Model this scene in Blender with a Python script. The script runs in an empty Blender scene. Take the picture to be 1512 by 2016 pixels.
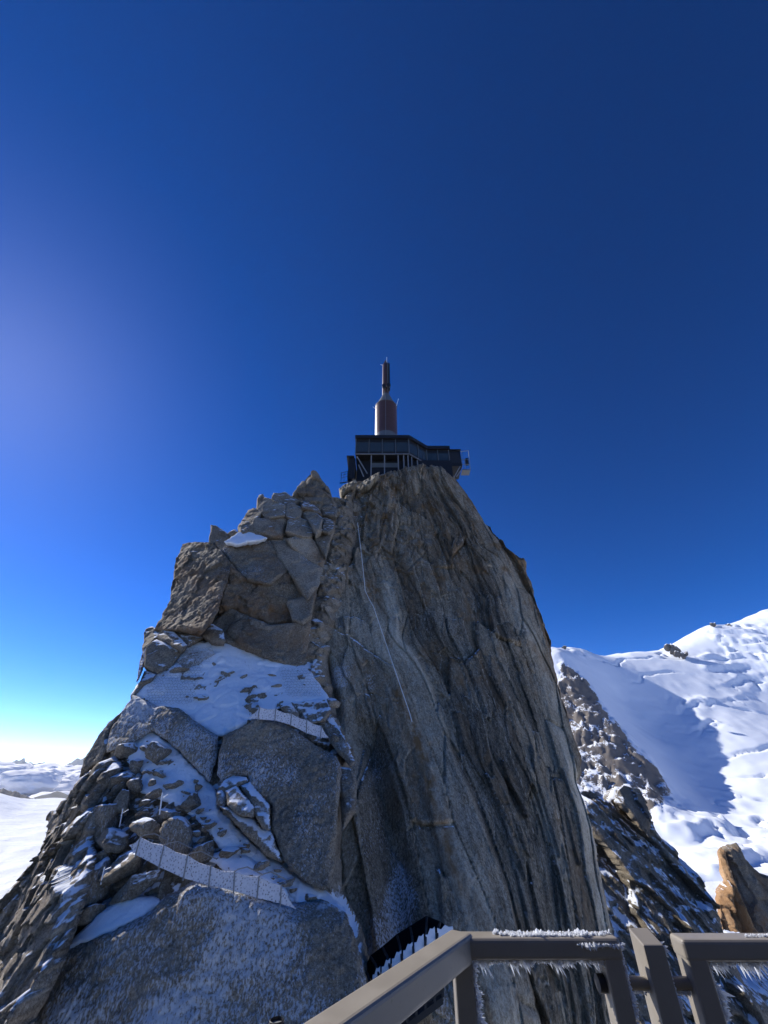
import bpy, bmesh, math, random
import numpy as np
from mathutils import Vector

S = bpy.context.scene
COL = S.collection
R = math.radians

# ------------------------------------------------------------------ camera
W0, H0, F0 = 1512.0, 2016.0, 780.0            # size of the photograph and its focal length, in its pixels
PITCH = math.atan(512.0 / F0)
cam_d = bpy.data.cameras.new('camera')
cam_d.sensor_fit = 'VERTICAL'
cam_d.sensor_height = 36.0
cam_d.lens = 36.0 * F0 / H0
cam_d.clip_start = 0.05
cam_d.clip_end = 400000.0
cam = bpy.data.objects.new('camera', cam_d)
cam.rotation_euler = (math.pi / 2 + PITCH, 0, 0)
COL.objects.link(cam)
S.camera = cam

# ------------------------------------------------------------------ sky, sun, exposure
SUN_AZ, SUN_EL = R(-58.0), R(36.5)            # azimuth from +Y, clockwise; just outside the left edge of the frame
world = bpy.data.worlds.new('World')
S.world = world
world.use_nodes = True
wn = world.node_tree
wn.nodes.clear()
sky = wn.nodes.new('ShaderNodeTexSky')
sky.sky_type = 'NISHITA'
sky.sun_disc = False
sky.sun_elevation = SUN_EL
sky.sun_rotation = SUN_AZ
sky.altitude = 3800
sky.air_density = 0.8
sky.dust_density = 1.0
sky.ozone_density = 2.0
bg = wn.nodes.new('ShaderNodeBackground')
bg.inputs['Strength'].default_value = 0.09
wo = wn.nodes.new('ShaderNodeOutputWorld')
gam = wn.nodes.new('ShaderNodeGamma')            # phone cameras render a high-altitude sky this deep
gam.inputs['Gamma'].default_value = 1.3
hsv = wn.nodes.new('ShaderNodeHueSaturation')
hsv.inputs['Hue'].default_value = 0.511
hsv.inputs['Saturation'].default_value = 1.25
wn.links.new(sky.outputs[0], gam.inputs[0])
wn.links.new(gam.outputs[0], hsv.inputs['Color'])
wn.links.new(hsv.outputs[0], bg.inputs[0])
wn.links.new(bg.outputs[0], wo.inputs[0])

sun_dir = Vector((math.sin(SUN_AZ) * math.cos(SUN_EL), math.cos(SUN_AZ) * math.cos(SUN_EL), math.sin(SUN_EL)))
sl = bpy.data.lights.new('sun', 'SUN')
sl.energy = 5.0
sl.angle = R(0.53)
sl.color = (1.0, 0.955, 0.88)
so = bpy.data.objects.new('sun', sl)
so.rotation_euler = sun_dir.to_track_quat('Z', 'Y').to_euler()
COL.objects.link(so)

S.view_settings.view_transform = 'Standard'
S.view_settings.look = 'None'
S.view_settings.exposure = 0.45
S.view_settings.gamma = 1.0
S.view_settings.use_curve_mapping = False
S.render.engine = 'CYCLES'
S.cycles.max_bounces = 6
S.cycles.diffuse_bounces = 3
S.cycles.volume_bounces = 2
S.cycles.use_denoising = True
S.cycles.sample_clamp_indirect = 6.0

# ------------------------------------------------------------------ picture point -> place in the world
CP, SP = math.cos(PITCH), math.sin(PITCH)


def ray(px, py):
    a = (np.asarray(px, float) - W0 / 2) / F0
    b = (H0 / 2 - np.asarray(py, float)) / F0
    return np.stack([a, CP - b * SP, SP + b * CP], -1)


def P(px, py, Y):
    d = ray(px, py)
    return d * (np.asarray(Y, float) / d[..., 1])[..., None]


def PD(px, py, D):                              # at a horizontal distance instead of a depth
    d = ray(px, py)
    return d * (np.asarray(D, float) / np.hypot(d[..., 0], d[..., 1]))[..., None]


def V(px, py, Y):
    return Vector(P(px, py, Y).tolist())


# ------------------------------------------------------------------ noise (numpy)
def _hash(i, j, k, seed):
    h = (i.astype(np.uint32) * np.uint32(374761393) + j.astype(np.uint32) * np.uint32(668265263)
         + k.astype(np.uint32) * np.uint32(2147483647) + np.uint32((seed * 1274126177) & 0xffffffff))
    h = (h ^ (h >> np.uint32(13))) * np.uint32(1274126177)
    h = (h ^ (h >> np.uint32(15))) * np.uint32(2246822519)
    h = h ^ (h >> np.uint32(16))
    return h.astype(np.float64) / 4294967295.0


def vnoise(x, y, z, seed=0):
    x, y, z = np.broadcast_arrays(np.asarray(x, float), np.asarray(y, float), np.asarray(z, float))
    xi, yi, zi = np.floor(x), np.floor(y), np.floor(z)
    fx, fy, fz = x - xi, y - yi, z - zi
    fx, fy, fz = [f * f * f * (f * (f * 6 - 15) + 10) for f in (fx, fy, fz)]
    xi, yi, zi = xi.astype(np.int64), yi.astype(np.int64), zi.astype(np.int64)
    c = {}
    for a in (0, 1):
        for b in (0, 1):
            for d in (0, 1):
                c[a, b, d] = _hash(xi + a, yi + b, zi + d, seed)
    l = lambda p, q, t: p + (q - p) * t
    x00, x10 = l(c[0, 0, 0], c[1, 0, 0], fx), l(c[0, 1, 0], c[1, 1, 0], fx)
    x01, x11 = l(c[0, 0, 1], c[1, 0, 1], fx), l(c[0, 1, 1], c[1, 1, 1], fx)
    return l(l(x00, x10, fy), l(x01, x11, fy), fz) * 2 - 1


def fbm(x, y, z, oct=4, seed=0, gain=0.5):
    s, a, t = 0.0, 1.0, 0.0
    for o in range(oct):
        f = 2.03 ** o
        s = s + a * vnoise(x * f + 17.3 * o, y * f + 9.1 * o, z * f + 4.7 * o, seed + o)
        t += a
        a *= gain
    return s / t


def vor(u, v, seed=0):
    """cell noise: three random values of the nearest cell, offsets from its point, distance to the border"""
    ui, vi = np.floor(u).astype(np.int64), np.floor(v).astype(np.int64)
    b1 = np.full(u.shape, 1e9); b2 = np.full(u.shape, 1e9)
    ci = np.zeros_like(ui); cj = np.zeros_like(vi)
    du = np.zeros_like(u); dv = np.zeros_like(u)
    zz = np.zeros_like(ui)
    for a in (-1, 0, 1):
        for b in (-1, 0, 1):
            i, j = ui + a, vi + b
            x = i + 0.1 + 0.8 * _hash(i, j, zz, seed) - u
            y = j + 0.1 + 0.8 * _hash(i, j, zz + 1, seed) - v
            d = x * x + y * y
            m = d < b1
            b2 = np.where(m, b1, np.minimum(b2, d))
            b1 = np.where(m, d, b1)
            ci = np.where(m, i, ci); cj = np.where(m, j, cj)
            du = np.where(m, -x, du); dv = np.where(m, -y, dv)
    h = [_hash(ci, cj, zz + 2 + q, seed) * 2 - 1 for q in range(4)]
    return h, du, dv, np.sqrt(b2) - np.sqrt(b1)


def blocky(u, v, seed=0, tilt=0.8):
    h, du, dv, e = vor(u, v, seed)
    return h[0] + tilt * (h[1] * du + h[2] * dv), e, h[3]


def sstep(a, b, x):
    t = np.clip((x - a) / (b - a), 0, 1)
    return t * t * (3 - 2 * t)


class RBF:
    """smooth surface through scattered picks"""
    def __init__(self, uv, val, lin=True):
        self.c = np.asarray(uv, float)
        self.sc = np.ptp(self.c, axis=0).max()
        c = self.c / self.sc
        n = len(c)
        r = np.linalg.norm(c[:, None] - c[None], axis=-1)
        A = np.zeros((n + 3, n + 3))
        A[:n, :n] = self.k(r) + np.eye(n) * 2e-3
        A[:n, n] = 1; A[:n, n + 1:] = c
        A[n, :n] = 1; A[n + 1:, :n] = c.T
        b = np.zeros(n + 3); b[:n] = val
        self.w = np.linalg.solve(A, b)

    def k(self, r):
        return -r

    def __call__(self, u, v):
        u = np.asarray(u, float); v = np.asarray(v, float)
        s = u.shape
        q = np.stack([u.ravel(), v.ravel()], -1) / self.sc
        c = self.c / self.sc
        out = self.w[len(c)] + q @ self.w[len(c) + 1:]
        for i in range(len(c)):
            out = out + self.w[i] * self.k(np.sqrt((q[:, 0] - c[i, 0]) ** 2 + (q[:, 1] - c[i, 1]) ** 2 + 1e-4))
        return out.reshape(s)


def surf(picks):
    a = np.array(picks, float)
    p = P(a[:, 0], a[:, 1], a[:, 2])
    return RBF(p[:, [0, 2]], p[:, 1])


def on(f, px, py, it=60):
    """where the sight line of a picture point meets the surface y = f(x, z)"""
    px = np.asarray(px, float); py = np.asarray(py, float)
    Y = np.full(px.shape, 50.0)
    for _ in range(it):
        p = P(px, py, Y)
        Y = 0.5 * Y + 0.5 * f(p[..., 0], p[..., 2])
    return P(px, py, Y)


# ------------------------------------------------------------------ objects
def put(name, mesh, mat, parent=None, smooth=False):
    o = bpy.data.objects.new(name, mesh)
    COL.objects.link(o)
    if mat is not None and not mesh.materials:
        mesh.materials.append(mat)
    if parent is not None:
        o.parent = parent
    if smooth:
        mesh.polygons.foreach_set('use_smooth', [True] * len(mesh.polygons))
    return o


def tag(o, label, cat, group=None):
    o['label'] = label
    o['category'] = cat
    if group:
        o['group'] = group
    return o


def kind(o, k):
    o['kind'] = k
    return o


def empty(name, loc=(0, 0, 0)):
    o = bpy.data.objects.new(name, None)
    o.location = loc
    COL.objects.link(o)
    return o


def mesh_np(name, v, quads=None, tris=None, attrs=None):
    me = bpy.data.meshes.new(name)
    v = np.asarray(v, np.float32)
    nq = 0 if quads is None else len(quads)
    nt = 0 if tris is None else len(tris)
    me.vertices.add(len(v))
    me.vertices.foreach_set('co', v.ravel())
    loops = []
    if nq: loops.append(np.asarray(quads, np.int32).ravel())
    if nt: loops.append(np.asarray(tris, np.int32).ravel())
    loops = np.concatenate(loops)
    me.loops.add(len(loops))
    me.loops.foreach_set('vertex_index', loops)
    me.polygons.add(nq + nt)
    st = np.concatenate([np.arange(nq) * 4, nq * 4 + np.arange(nt) * 3]).astype(np.int32)
    me.polygons.foreach_set('loop_start', st)
    me.update(calc_edges=True)
    me.validate()
    for k, a in (attrs or {}).items():
        at = me.attributes.new(k, 'FLOAT', 'POINT')
        at.data.foreach_set('value', np.asarray(a, np.float32))
    return me


class MB:
    """collects boxes, bars, tubes, lathes into one mesh"""
    def __init__(self):
        self.v = []; self.f = []

    def add(self, vs, fs):
        n = len(self.v)
        self.v += [tuple(p) for p in vs]
        self.f += [tuple(i + n for i in f) for f in fs]
        return self

    def box(self, a, b):
        (x0, y0, z0), (x1, y1, z1) = a, b
        vs = [(x0, y0, z0), (x1, y0, z0), (x1, y1, z0), (x0, y1, z0), (x0, y0, z1), (x1, y0, z1), (x1, y1, z1), (x0, y1, z1)]
        return self.add(vs, [(0, 3, 2, 1), (4, 5, 6, 7), (0, 1, 5, 4), (1, 2, 6, 5), (2, 3, 7, 6), (3, 0, 4, 7)])

    def prism(self, base, up):
        """polygon (list of points) pushed along a vector"""
        n = len(base)
        b = [Vector(p) for p in base]
        t = [p + Vector(up) for p in b]
        fs = [tuple(range(n))[::-1], tuple(range(n, 2 * n))] + [(i, (i + 1) % n, n + (i + 1) % n, n + i) for i in range(n)]
        return self.add(b + t, fs)

    def tube(self, pts, r, n=6, r2=None):
        pts = [Vector(p) for p in pts]
        m = len(pts)
        vs, fs = [], []
        for i, p in enumerate(pts):
            d = (pts[min(i + 1, m - 1)] - pts[max(i - 1, 0)]).normalized()
            a = d.orthogonal().normalized()
            if abs(d.z) < 0.9: a = d.cross(Vector((0, 0, 1))).normalized()
            b = d.cross(a)
            rr = r if r2 is None else r + (r2 - r) * i / max(m - 1, 1)
            for k in range(n):
                t = 2 * math.pi * (k + 0.5) / n
                vs.append(p + a * math.cos(t) * rr + b * math.sin(t) * rr)
        for i in range(m - 1):
            for k in range(n):
                fs.append((i * n + k, i * n + (k + 1) % n, (i + 1) * n + (k + 1) % n, (i + 1) * n + k))
        fs.append(tuple(range(n))[::-1]); fs.append(tuple(range((m - 1) * n, m * n)))
        return self.add(vs, fs)

    def beam(self, a, b, w, h):
        """rectangular bar: w sideways, h along the remaining direction"""
        a, b = Vector(a), Vector(b)
        d = (b - a).normalized()
        s = d.cross(Vector((0, 0, 1)))
        if s.length < 1e-3: s = Vector((1, 0, 0))
        s.normalize()
        u = s.cross(d).normalized()
        q = [a + s * (i * w / 2) + u * (j * h / 2) for i, j in ((-1, -1), (1, -1), (1, 1), (-1, 1))]
        return self.prism(q, b - a)

    def lathe(self, c, prof, n=32):
        vs, fs = [], []
        m = len(prof)
        for r, z in prof:
            for k in range(n):
                t = 2 * math.pi * k / n
                vs.append((c[0] + r * math.cos(t), c[1] + r * math.sin(t), c[2] + z))
        for i in range(m - 1):
            for k in range(n):
                fs.append((i * n + k, i * n + (k + 1) % n, (i + 1) * n + (k + 1) % n, (i + 1) * n + k))
        fs.append(tuple(range(n))[::-1]); fs.append(tuple(range((m - 1) * n, m * n)))
        return self.add(vs, fs)

    def build(self, name, mat, parent=None, bevel=0.0, smooth=False, segs=2):
        me = bpy.data.meshes.new(name)
        me.from_pydata([tuple(v) for v in self.v], [], self.f)
        me.update()
        if bevel:
            bm = bmesh.new(); bm.from_mesh(me)
            bmesh.ops.recalc_face_normals(bm, faces=bm.faces)
            bmesh.ops.bevel(bm, geom=[e for e in bm.edges], offset=bevel, segments=segs, profile=0.5, affect='EDGES')
            bm.to_mesh(me); bm.free()
        o = put(name, me, mat, parent)
        if smooth:
            for p in me.polygons: p.use_smooth = True
            try: me.set_sharp_from_angle(angle=R(40))
            except Exception: pass
        return o


# ------------------------------------------------------------------ materials
class NT:
    def __init__(self, name):
        self.m = bpy.data.materials.new(name)
        self.m.use_nodes = True
        self.t = self.m.node_tree
        self.t.nodes.clear()
        self.out = self.t.nodes.new('ShaderNodeOutputMaterial')
        self.b = self.t.nodes.new('ShaderNodeBsdfPrincipled')
        self.link(self.b.outputs[0], self.out.inputs[0])

    def n(self, typ, **k):
        x = self.t.nodes.new(typ)
        for a, b in k.items(): setattr(x, a, b)
        return x

    def link(self, a, b): self.t.links.new(a, b)

    def set(self, sock, v):
        if hasattr(v, 'links'): self.link(v, sock)
        else: sock.default_value = v

    def math(self, op, a, b=0.0, clamp=False):
        x = self.n('ShaderNodeMath', operation=op, use_clamp=clamp)
        self.set(x.inputs[0], a); self.set(x.inputs[1], b)
        return x.outputs[0]

    def attr(self, name):
        return self.n('ShaderNodeAttribute', attribute_name=name).outputs['Fac']

    def coord(self, scale=(1, 1, 1), rot=(0, 0, 0)):
        if not hasattr(self, 'tc'): self.tc = self.n('ShaderNodeTexCoord').outputs['Object']
        mp = self.n('ShaderNodeMapping')
        mp.inputs['Scale'].default_value = scale
        mp.inputs['Rotation'].default_value = rot
        self.link(self.tc, mp.inputs[0])
        return mp.outputs[0]

    def noise(self, scale, detail=4, rough=0.55, vec=None, dist=0.0):
        x = self.n('ShaderNodeTexNoise')
        x.inputs['Scale'].default_value = scale
        x.inputs['Detail'].default_value = detail
        x.inputs['Roughness'].default_value = rough
        x.inputs['Distortion'].default_value = dist
        self.link(vec if vec is not None else self.coord(), x.inputs['Vector'])
        return x.outputs['Fac']

    def ramp(self, fac, stops):
        x = self.n('ShaderNodeValToRGB')
        e = x.color_ramp.elements
        while len(e) < len(stops): e.new(0.5)
        for q, (p, c) in zip(e, stops):
            q.position = p
            q.color = (c, c, c, 1) if isinstance(c, (int, float)) else (*c, 1)
        self.set(x.inputs[0], fac)
        return x.outputs[0]

    def mix(self, fac, a, b):
        x = self.n('ShaderNodeMix', data_type='RGBA')
        self.set(x.inputs[0], fac)
        for s, v in ((x.inputs[6], a), (x.inputs[7], b)):
            if isinstance(v, tuple): s.default_value = (*v, 1)
            else: self.link(v, s)
        return x.outputs[2]

    def bump(self, h, strength, dist=0.05, normal=None):
        x = self.n('ShaderNodeBump')
        x.inputs['Strength'].default_value = strength
        x.inputs['Distance'].default_value = dist
        self.link(h, x.inputs['Height'])
        if normal is not None: self.link(normal, x.inputs['Normal'])
        return x.outputs[0]

    def base(self, c): self.set(self.b.inputs['Base Color'], c if not isinstance(c, tuple) else (*c, 1))
    def rough(self, v): self.set(self.b.inputs['Roughness'], v)
    def norm(self, v): self.link(v, self.b.inputs['Normal'])


SNOW = (0.80, 0.84, 0.90)


def make_rock(name, dark, mid, light, rust, k=1.0, snow_on=True, snow_lo=0.66, snow_hi=0.78, streak=0.0, frost_col=(0.62, 0.66, 0.72), bump=0.8, stretch=(1, 1, 1), srot=(0, 0, 0)):
    t = NT(name)
    tone = t.attr('tone')
    c1 = t.coord(stretch, srot)
    big = t.noise(0.35 * k, 5, 0.6)
    fine = t.noise(5.5 * k, 10, 0.68, c1)
    grain = t.noise(22.0 * k, 6, 0.7, c1)
    x = t.math('ADD', tone, t.math('MULTIPLY', t.math('SUBTRACT', big, 0.5), 0.5))
    x = t.math('ADD', x, t.math('MULTIPLY', t.math('SUBTRACT', fine, 0.5), 1.9))
    x = t.math('ADD', x, t.math('MULTIPLY', t.math('SUBTRACT', grain, 0.5), 1.1), True)
    if streak:
        cmb = t.n('ShaderNodeCombineXYZ')
        spz = t.n('ShaderNodeSeparateXYZ'); t.link(t.coord(), spz.inputs[0])
        t.link(t.attr('sc'), cmb.inputs[0]); t.link(t.math('MULTIPLY', spz.outputs[2], 0.26), cmb.inputs[1])
        n1 = t.noise(1.1, 9, 0.66, cmb.outputs[0], 0.15)
        n2 = t.noise(4.0, 8, 0.7, cmb.outputs[0], 0.1)
        x = t.math('ADD', x, t.math('MULTIPLY', t.math('SUBTRACT', n1, 0.5), streak))
        x = t.math('ADD', x, t.math('MULTIPLY', t.math('SUBTRACT', n2, 0.5), streak * 0.8), True)
    col = t.ramp(x, [(0.0, dark), (0.45, mid), (1.0, light)])
    if streak:
        gate = t.ramp(t.noise(0.22, 4, 0.6), [(0.42, 0.0), (0.58, 1.0)])
        for iso, wd, c_ in ((0.50, 0.010, (0.60, 0.56, 0.48)), (0.585, 0.008, (0.52, 0.49, 0.42)), (0.43, 0.010, (0.035, 0.03, 0.025))):
            ln = t.ramp(t.math('ABSOLUTE', t.math('SUBTRACT', n1, iso)), [(0.0, 1.0), (wd, 0.0)])
            col = t.mix(t.math('MULTIPLY', t.math('MULTIPLY', ln, gate), 0.75), col, c_)
    wm = t.math('MULTIPLY', t.attr('warm'), t.ramp(t.noise(0.8 * k, 6, 0.65, c1), [(0.35, 0.15), (0.62, 1.0)]))
    col = t.mix(wm, col, t.mix(fine, tuple(a * 0.45 for a in rust), rust))
    # pale veins and broken flake edges
    col = t.mix(t.math('MULTIPLY', t.attr('vein'), t.ramp(t.noise(1.6 * k, 6, 0.7), [(0.38, 0.1), (0.6, 0.85)])), col, (0.62, 0.58, 0.50))
    # rime caught on the grain
    fr = t.noise(7.5 * k, 7, 0.72, t.coord((1, 1, 0.55), (0.3, 0.5, 0)))
    thr = t.math('SUBTRACT', 0.80, t.math('MULTIPLY', t.attr('frost'), 0.36))
    fm = t.math('MULTIPLY', t.math('SUBTRACT', fr, thr), 9.0, True)
    fm = t.math('MULTIPLY', fm, 0.82)
    col = t.mix(fm, col, frost_col)
    rough = 0.88
    h = t.math('ADD', t.math('MULTIPLY', fine, 0.7), t.math('MULTIPLY', grain, 0.3))
    h = t.math('ADD', h, t.math('MULTIPLY', fm, 0.25))
    if snow_on:
        geo = t.n('ShaderNodeNewGeometry')
        sp = t.n('ShaderNodeSeparateXYZ')
        t.link(geo.outputs['Normal'], sp.inputs[0])
        s = t.math('ADD', sp.outputs[2], t.math('MULTIPLY', t.math('SUBTRACT', t.noise(1.3 * k, 8, 0.62), 0.5), 0.75))
        s = t.math('ADD', s, t.attr('snow'))
        sm = t.ramp(s, [(snow_lo, 0.0), (snow_hi, 1.0)])
        col = t.mix(sm, col, SNOW)
        h = t.math('MULTIPLY', h, t.math('SUBTRACT', 1.0, t.math('MULTIPLY', sm, 0.75)))
    t.base(col)
    t.rough(rough)
    t.b.inputs['Specular IOR Level'].default_value = 0.25
    t.norm(t.bump(h, bump, 0.2 / k))
    return t.m


M = {}
M['rock'] = make_rock('granite_rimed', (0.075, 0.062, 0.046), (0.255, 0.216, 0.162), (0.50, 0.445, 0.355), (0.27, 0.145, 0.065))
M['pillar'] = make_rock('granite_pillar', (0.068, 0.056, 0.040), (0.265, 0.222, 0.158), (0.58, 0.52, 0.405), (0.28, 0.165, 0.075), snow_lo=0.82, snow_hi=0.92, streak=0.5, stretch=(1, 1, 0.6), srot=(0, 0.25, 0))
M['far_rock'] = make_rock('granite_far', (0.06, 0.055, 0.055), (0.15, 0.14, 0.13), (0.30, 0.28, 0.26), (0.42, 0.22, 0.09), k=0.35, snow_lo=0.66, snow_hi=0.8)


def simple(name, col, rough=0.6, metal=0.0, spec=0.5, nscale=0, namt=0.0, bscale=0, bstr=0.0, bdist=0.01):
    t = NT(name)
    if namt:
        n = t.noise(nscale, 6, 0.6)
        t.base(t.mix(n, tuple(c * (1 - namt) for c in col), tuple(min(1, c * (1 + namt)) for c in col)))
    else:
        t.base(col)
    t.rough(rough)
    t.b.inputs['Metallic'].default_value = metal
    t.b.inputs['Specular IOR Level'].default_value = spec
    if bstr: t.norm(t.bump(t.noise(bscale, 6, 0.65), bstr, bdist))
    return t.m


def make_snow(name, k=1.0, bstr=0.5, dist=0.3, tint=SNOW):
    t = NT(name)
    n = t.noise(0.8 * k, 8, 0.6)
    t.base(t.mix(n, tuple(c * 0.94 for c in tint), tint))
    t.rough(0.75)
    t.b.inputs['Specular IOR Level'].default_value = 0.2
    t.b.inputs['Subsurface Weight'].default_value = 0.0
    t.norm(t.bump(t.noise(2.2 * k, 10, 0.62), bstr, dist / k))
    return t.m


M['snow'] = make_snow('snow_ledge', 1.0, 0.5, 0.25)
t = NT('rime_ice')
t.base(t.mix(t.noise(40, 6, 0.6), (0.88, 0.90, 0.93), (0.95, 0.96, 0.97))); t.rough(0.55)
_tr = t.n('ShaderNodeBsdfTranslucent'); _tr.inputs[0].default_value = (0.93, 0.95, 0.98, 1)
_ms = t.n('ShaderNodeMixShader'); _ms.inputs[0].default_value = 0.6
t.link(t.b.outputs[0], _ms.inputs[1]); t.link(_tr.outputs[0], _ms.inputs[2]); t.link(_ms.outputs[0], t.out.inputs[0])
M['rime'] = t.m
t = NT('bronze_paint')
_w = t.noise(9, 8, 0.7); _f = t.noise(160, 4, 0.7)
_c = t.mix(_w, (0.205, 0.182, 0.150), (0.285, 0.255, 0.212))
_c = t.mix(t.ramp(_f, [(0.66, 0.0), (0.74, 0.5)]), _c, (0.40, 0.38, 0.35))
_c = t.mix(t.ramp(t.noise(60, 6, 0.75), [(0.30, 0.6), (0.38, 0.0)]), _c, (0.09, 0.075, 0.06))
t.base(_c); t.rough(t.ramp(_w, [(0.3, 0.32), (0.7, 0.55)])); t.norm(t.bump(_f, 0.12, 0.0008))
M['rail'] = t.m
M['steel'] = simple('dark_steel', (0.028, 0.028, 0.030), 0.5, 0.3, 0.4, 3, 0.3)
M['galv'] = simple('galvanised_steel', (0.20, 0.205, 0.21), 0.5, 0.2, 0.5, 4, 0.2)
M['wall'] = simple('dark_cladding', (0.010, 0.010, 0.012), 0.55, 0, 0.4, 1.2, 0.3)
M['black'] = simple('recess_black', (0.006, 0.006, 0.007), 0.95, 0, 0.05)  # only for the sheet that paints the dark of the walkway recess
M['glass'] = simple('tinted_glass', (0.035, 0.05, 0.055), 0.06, 0, 0.8, 0.5, 0.3)
M['tower_red'] = simple('tower_red_brown', (0.080, 0.043, 0.034), 0.35, 0, 0.5, 0.8, 0.15, 2.0, 0.1, 0.05)
M['tower_grey'] = simple('tower_grey', (0.11, 0.125, 0.13), 0.5, 0, 0.5, 0.8, 0.15)
M['white'] = simple('white_frosted', (0.75, 0.77, 0.80), 0.5, 0, 0.4, 2, 0.1)
M['wood'] = simple('weathered_wood', (0.20, 0.16, 0.12), 0.8, 0, 0.2, 6, 0.3)
M['cable'] = simple('pale_cable', (0.78, 0.78, 0.76), 0.5, 0, 0.4)
M['concrete'] = simple('concrete', (0.045, 0.045, 0.045), 0.8, 0, 0.2, 3, 0.2, 40, 0.2, 0.01)

# ------------------------------------------------------------------ the rock peak
# depth picks (picture x, picture y, metres in front of the camera)
YP = surf([(680, 960, 70), (760, 925, 72), (830, 915, 73), (900, 945, 76), (660, 1100, 62), (760, 1100, 64), (880, 1100, 66),
           (1000, 1090, 72), (610, 1250, 55), (740, 1250, 58), (880, 1250, 60), (1040, 1250, 67), (1095, 1290, 74),
           (660, 1450, 49.5), (760, 1450, 51), (900, 1450, 53), (1060, 1450, 60), (1140, 1450, 68), (720, 1700, 44.5),
           (800, 1700, 45.5), (950, 1700, 47), (1120, 1700, 55), (1190, 1700, 62), (750, 1900, 41), (850, 1900, 42),
           (1000, 1900, 44), (1150, 1900, 51), (1240, 1900, 59), (800, 2100, 39), (1000, 2100, 41.5), (1250, 2100, 56), (700, 2100, 39)])
YL = surf([(617, 925, 66), (655, 980, 64), (540, 980, 62), (480, 1030, 59), (600, 1040, 59.5), (640, 1090, 58.5), (362, 1070, 56.5),
           (450, 1065, 55.5), (560, 1062, 56.5), (420, 1150, 53.5), (540, 1150, 53.5), (620, 1150, 56), (330, 1225, 53), (430, 1250, 51),
           (590, 1300, 51), (440, 1270, 50), (600, 1315, 49.5), (450, 1350, 46.5), (430, 1446, 43), (640, 1376, 47.5),
           (270, 1345, 47.5), (290, 1300, 49.5), (520, 1420, 42.8), (660, 1495, 43.2), (560, 1600, 40.8), (655, 1755, 39),
           (430, 1535, 41.5), (260, 1370, 46), (216, 1476, 43.5), (400, 1530, 41.3), (240, 1500, 42.5), (330, 1560, 39.6),
           (420, 1600, 39), (200, 1640, 40), (300, 1680, 37.6), (500, 1700, 37.4), (640, 1785, 37.2), (130, 1760, 39.5),
           (300, 1800, 36.2), (450, 1760, 36.4), (640, 1800, 36.7), (400, 1950, 34), (650, 1950, 34.5), (100, 1950, 35.5),
           (300, 2120, 31.5), (650, 2120, 32), (0, 2120, 33.5), (160, 1500, 47), (100, 1620, 45), (50, 1750, 43), (0, 1850, 42),
           (-100, 2100, 40)])


def rough_outline(pts, gap, jit, seed):
    """a closed outline cut into short steps and roughened"""
    p = np.array(pts, float)
    q = np.roll(p, -1, 0)
    out = []
    for a, b in zip(p, q):
        n = max(1, int(np.linalg.norm(b - a) / gap))
        t = np.arange(n)[:, None] / n
        out.append(a + (b - a) * t)
    o = np.concatenate(out)
    jx = fbm(o[:, 0] / 14, o[:, 1] / 14, seed * 3.1, 4, seed, 0.65) * jit
    jy = fbm(o[:, 0] / 14, o[:, 1] / 14, seed * 3.1 + 50, 4, seed + 5, 0.65) * jit
    return o + np.stack([jx, jy], -1) * 1.6


def inside(x, z, poly):
    c = np.zeros(x.shape, bool)
    q = np.roll(poly, -1, 0)
    for (x0, z0), (x1, z1) in zip(poly, q):
        if z0 == z1: continue
        m = (z0 > z) != (z1 > z)
        c ^= m & (x < (x1 - x0) * (z - z0) / (z1 - z0) + x0)
    return c


def nearest(x, z, poly):
    bd = np.full(x.shape, 1e18); bx = np.zeros_like(x); bz = np.zeros_like(z)
    q = np.roll(poly, -1, 0)
    for (x0, z0), (x1, z1) in zip(poly, q):
        dx, dz = x1 - x0, z1 - z0
        L = dx * dx + dz * dz + 1e-12
        t = np.clip(((x - x0) * dx + (z - z0) * dz) / L, 0, 1)
        cx, cz = x0 + t * dx, z0 + t * dz
        d = (x - cx) ** 2 + (z - cz) ** 2
        m = d < bd
        bd = np.where(m, d, bd); bx = np.where(m, cx, bx); bz = np.where(m, cz, bz)
    return np.sqrt(bd), bx, bz


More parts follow.
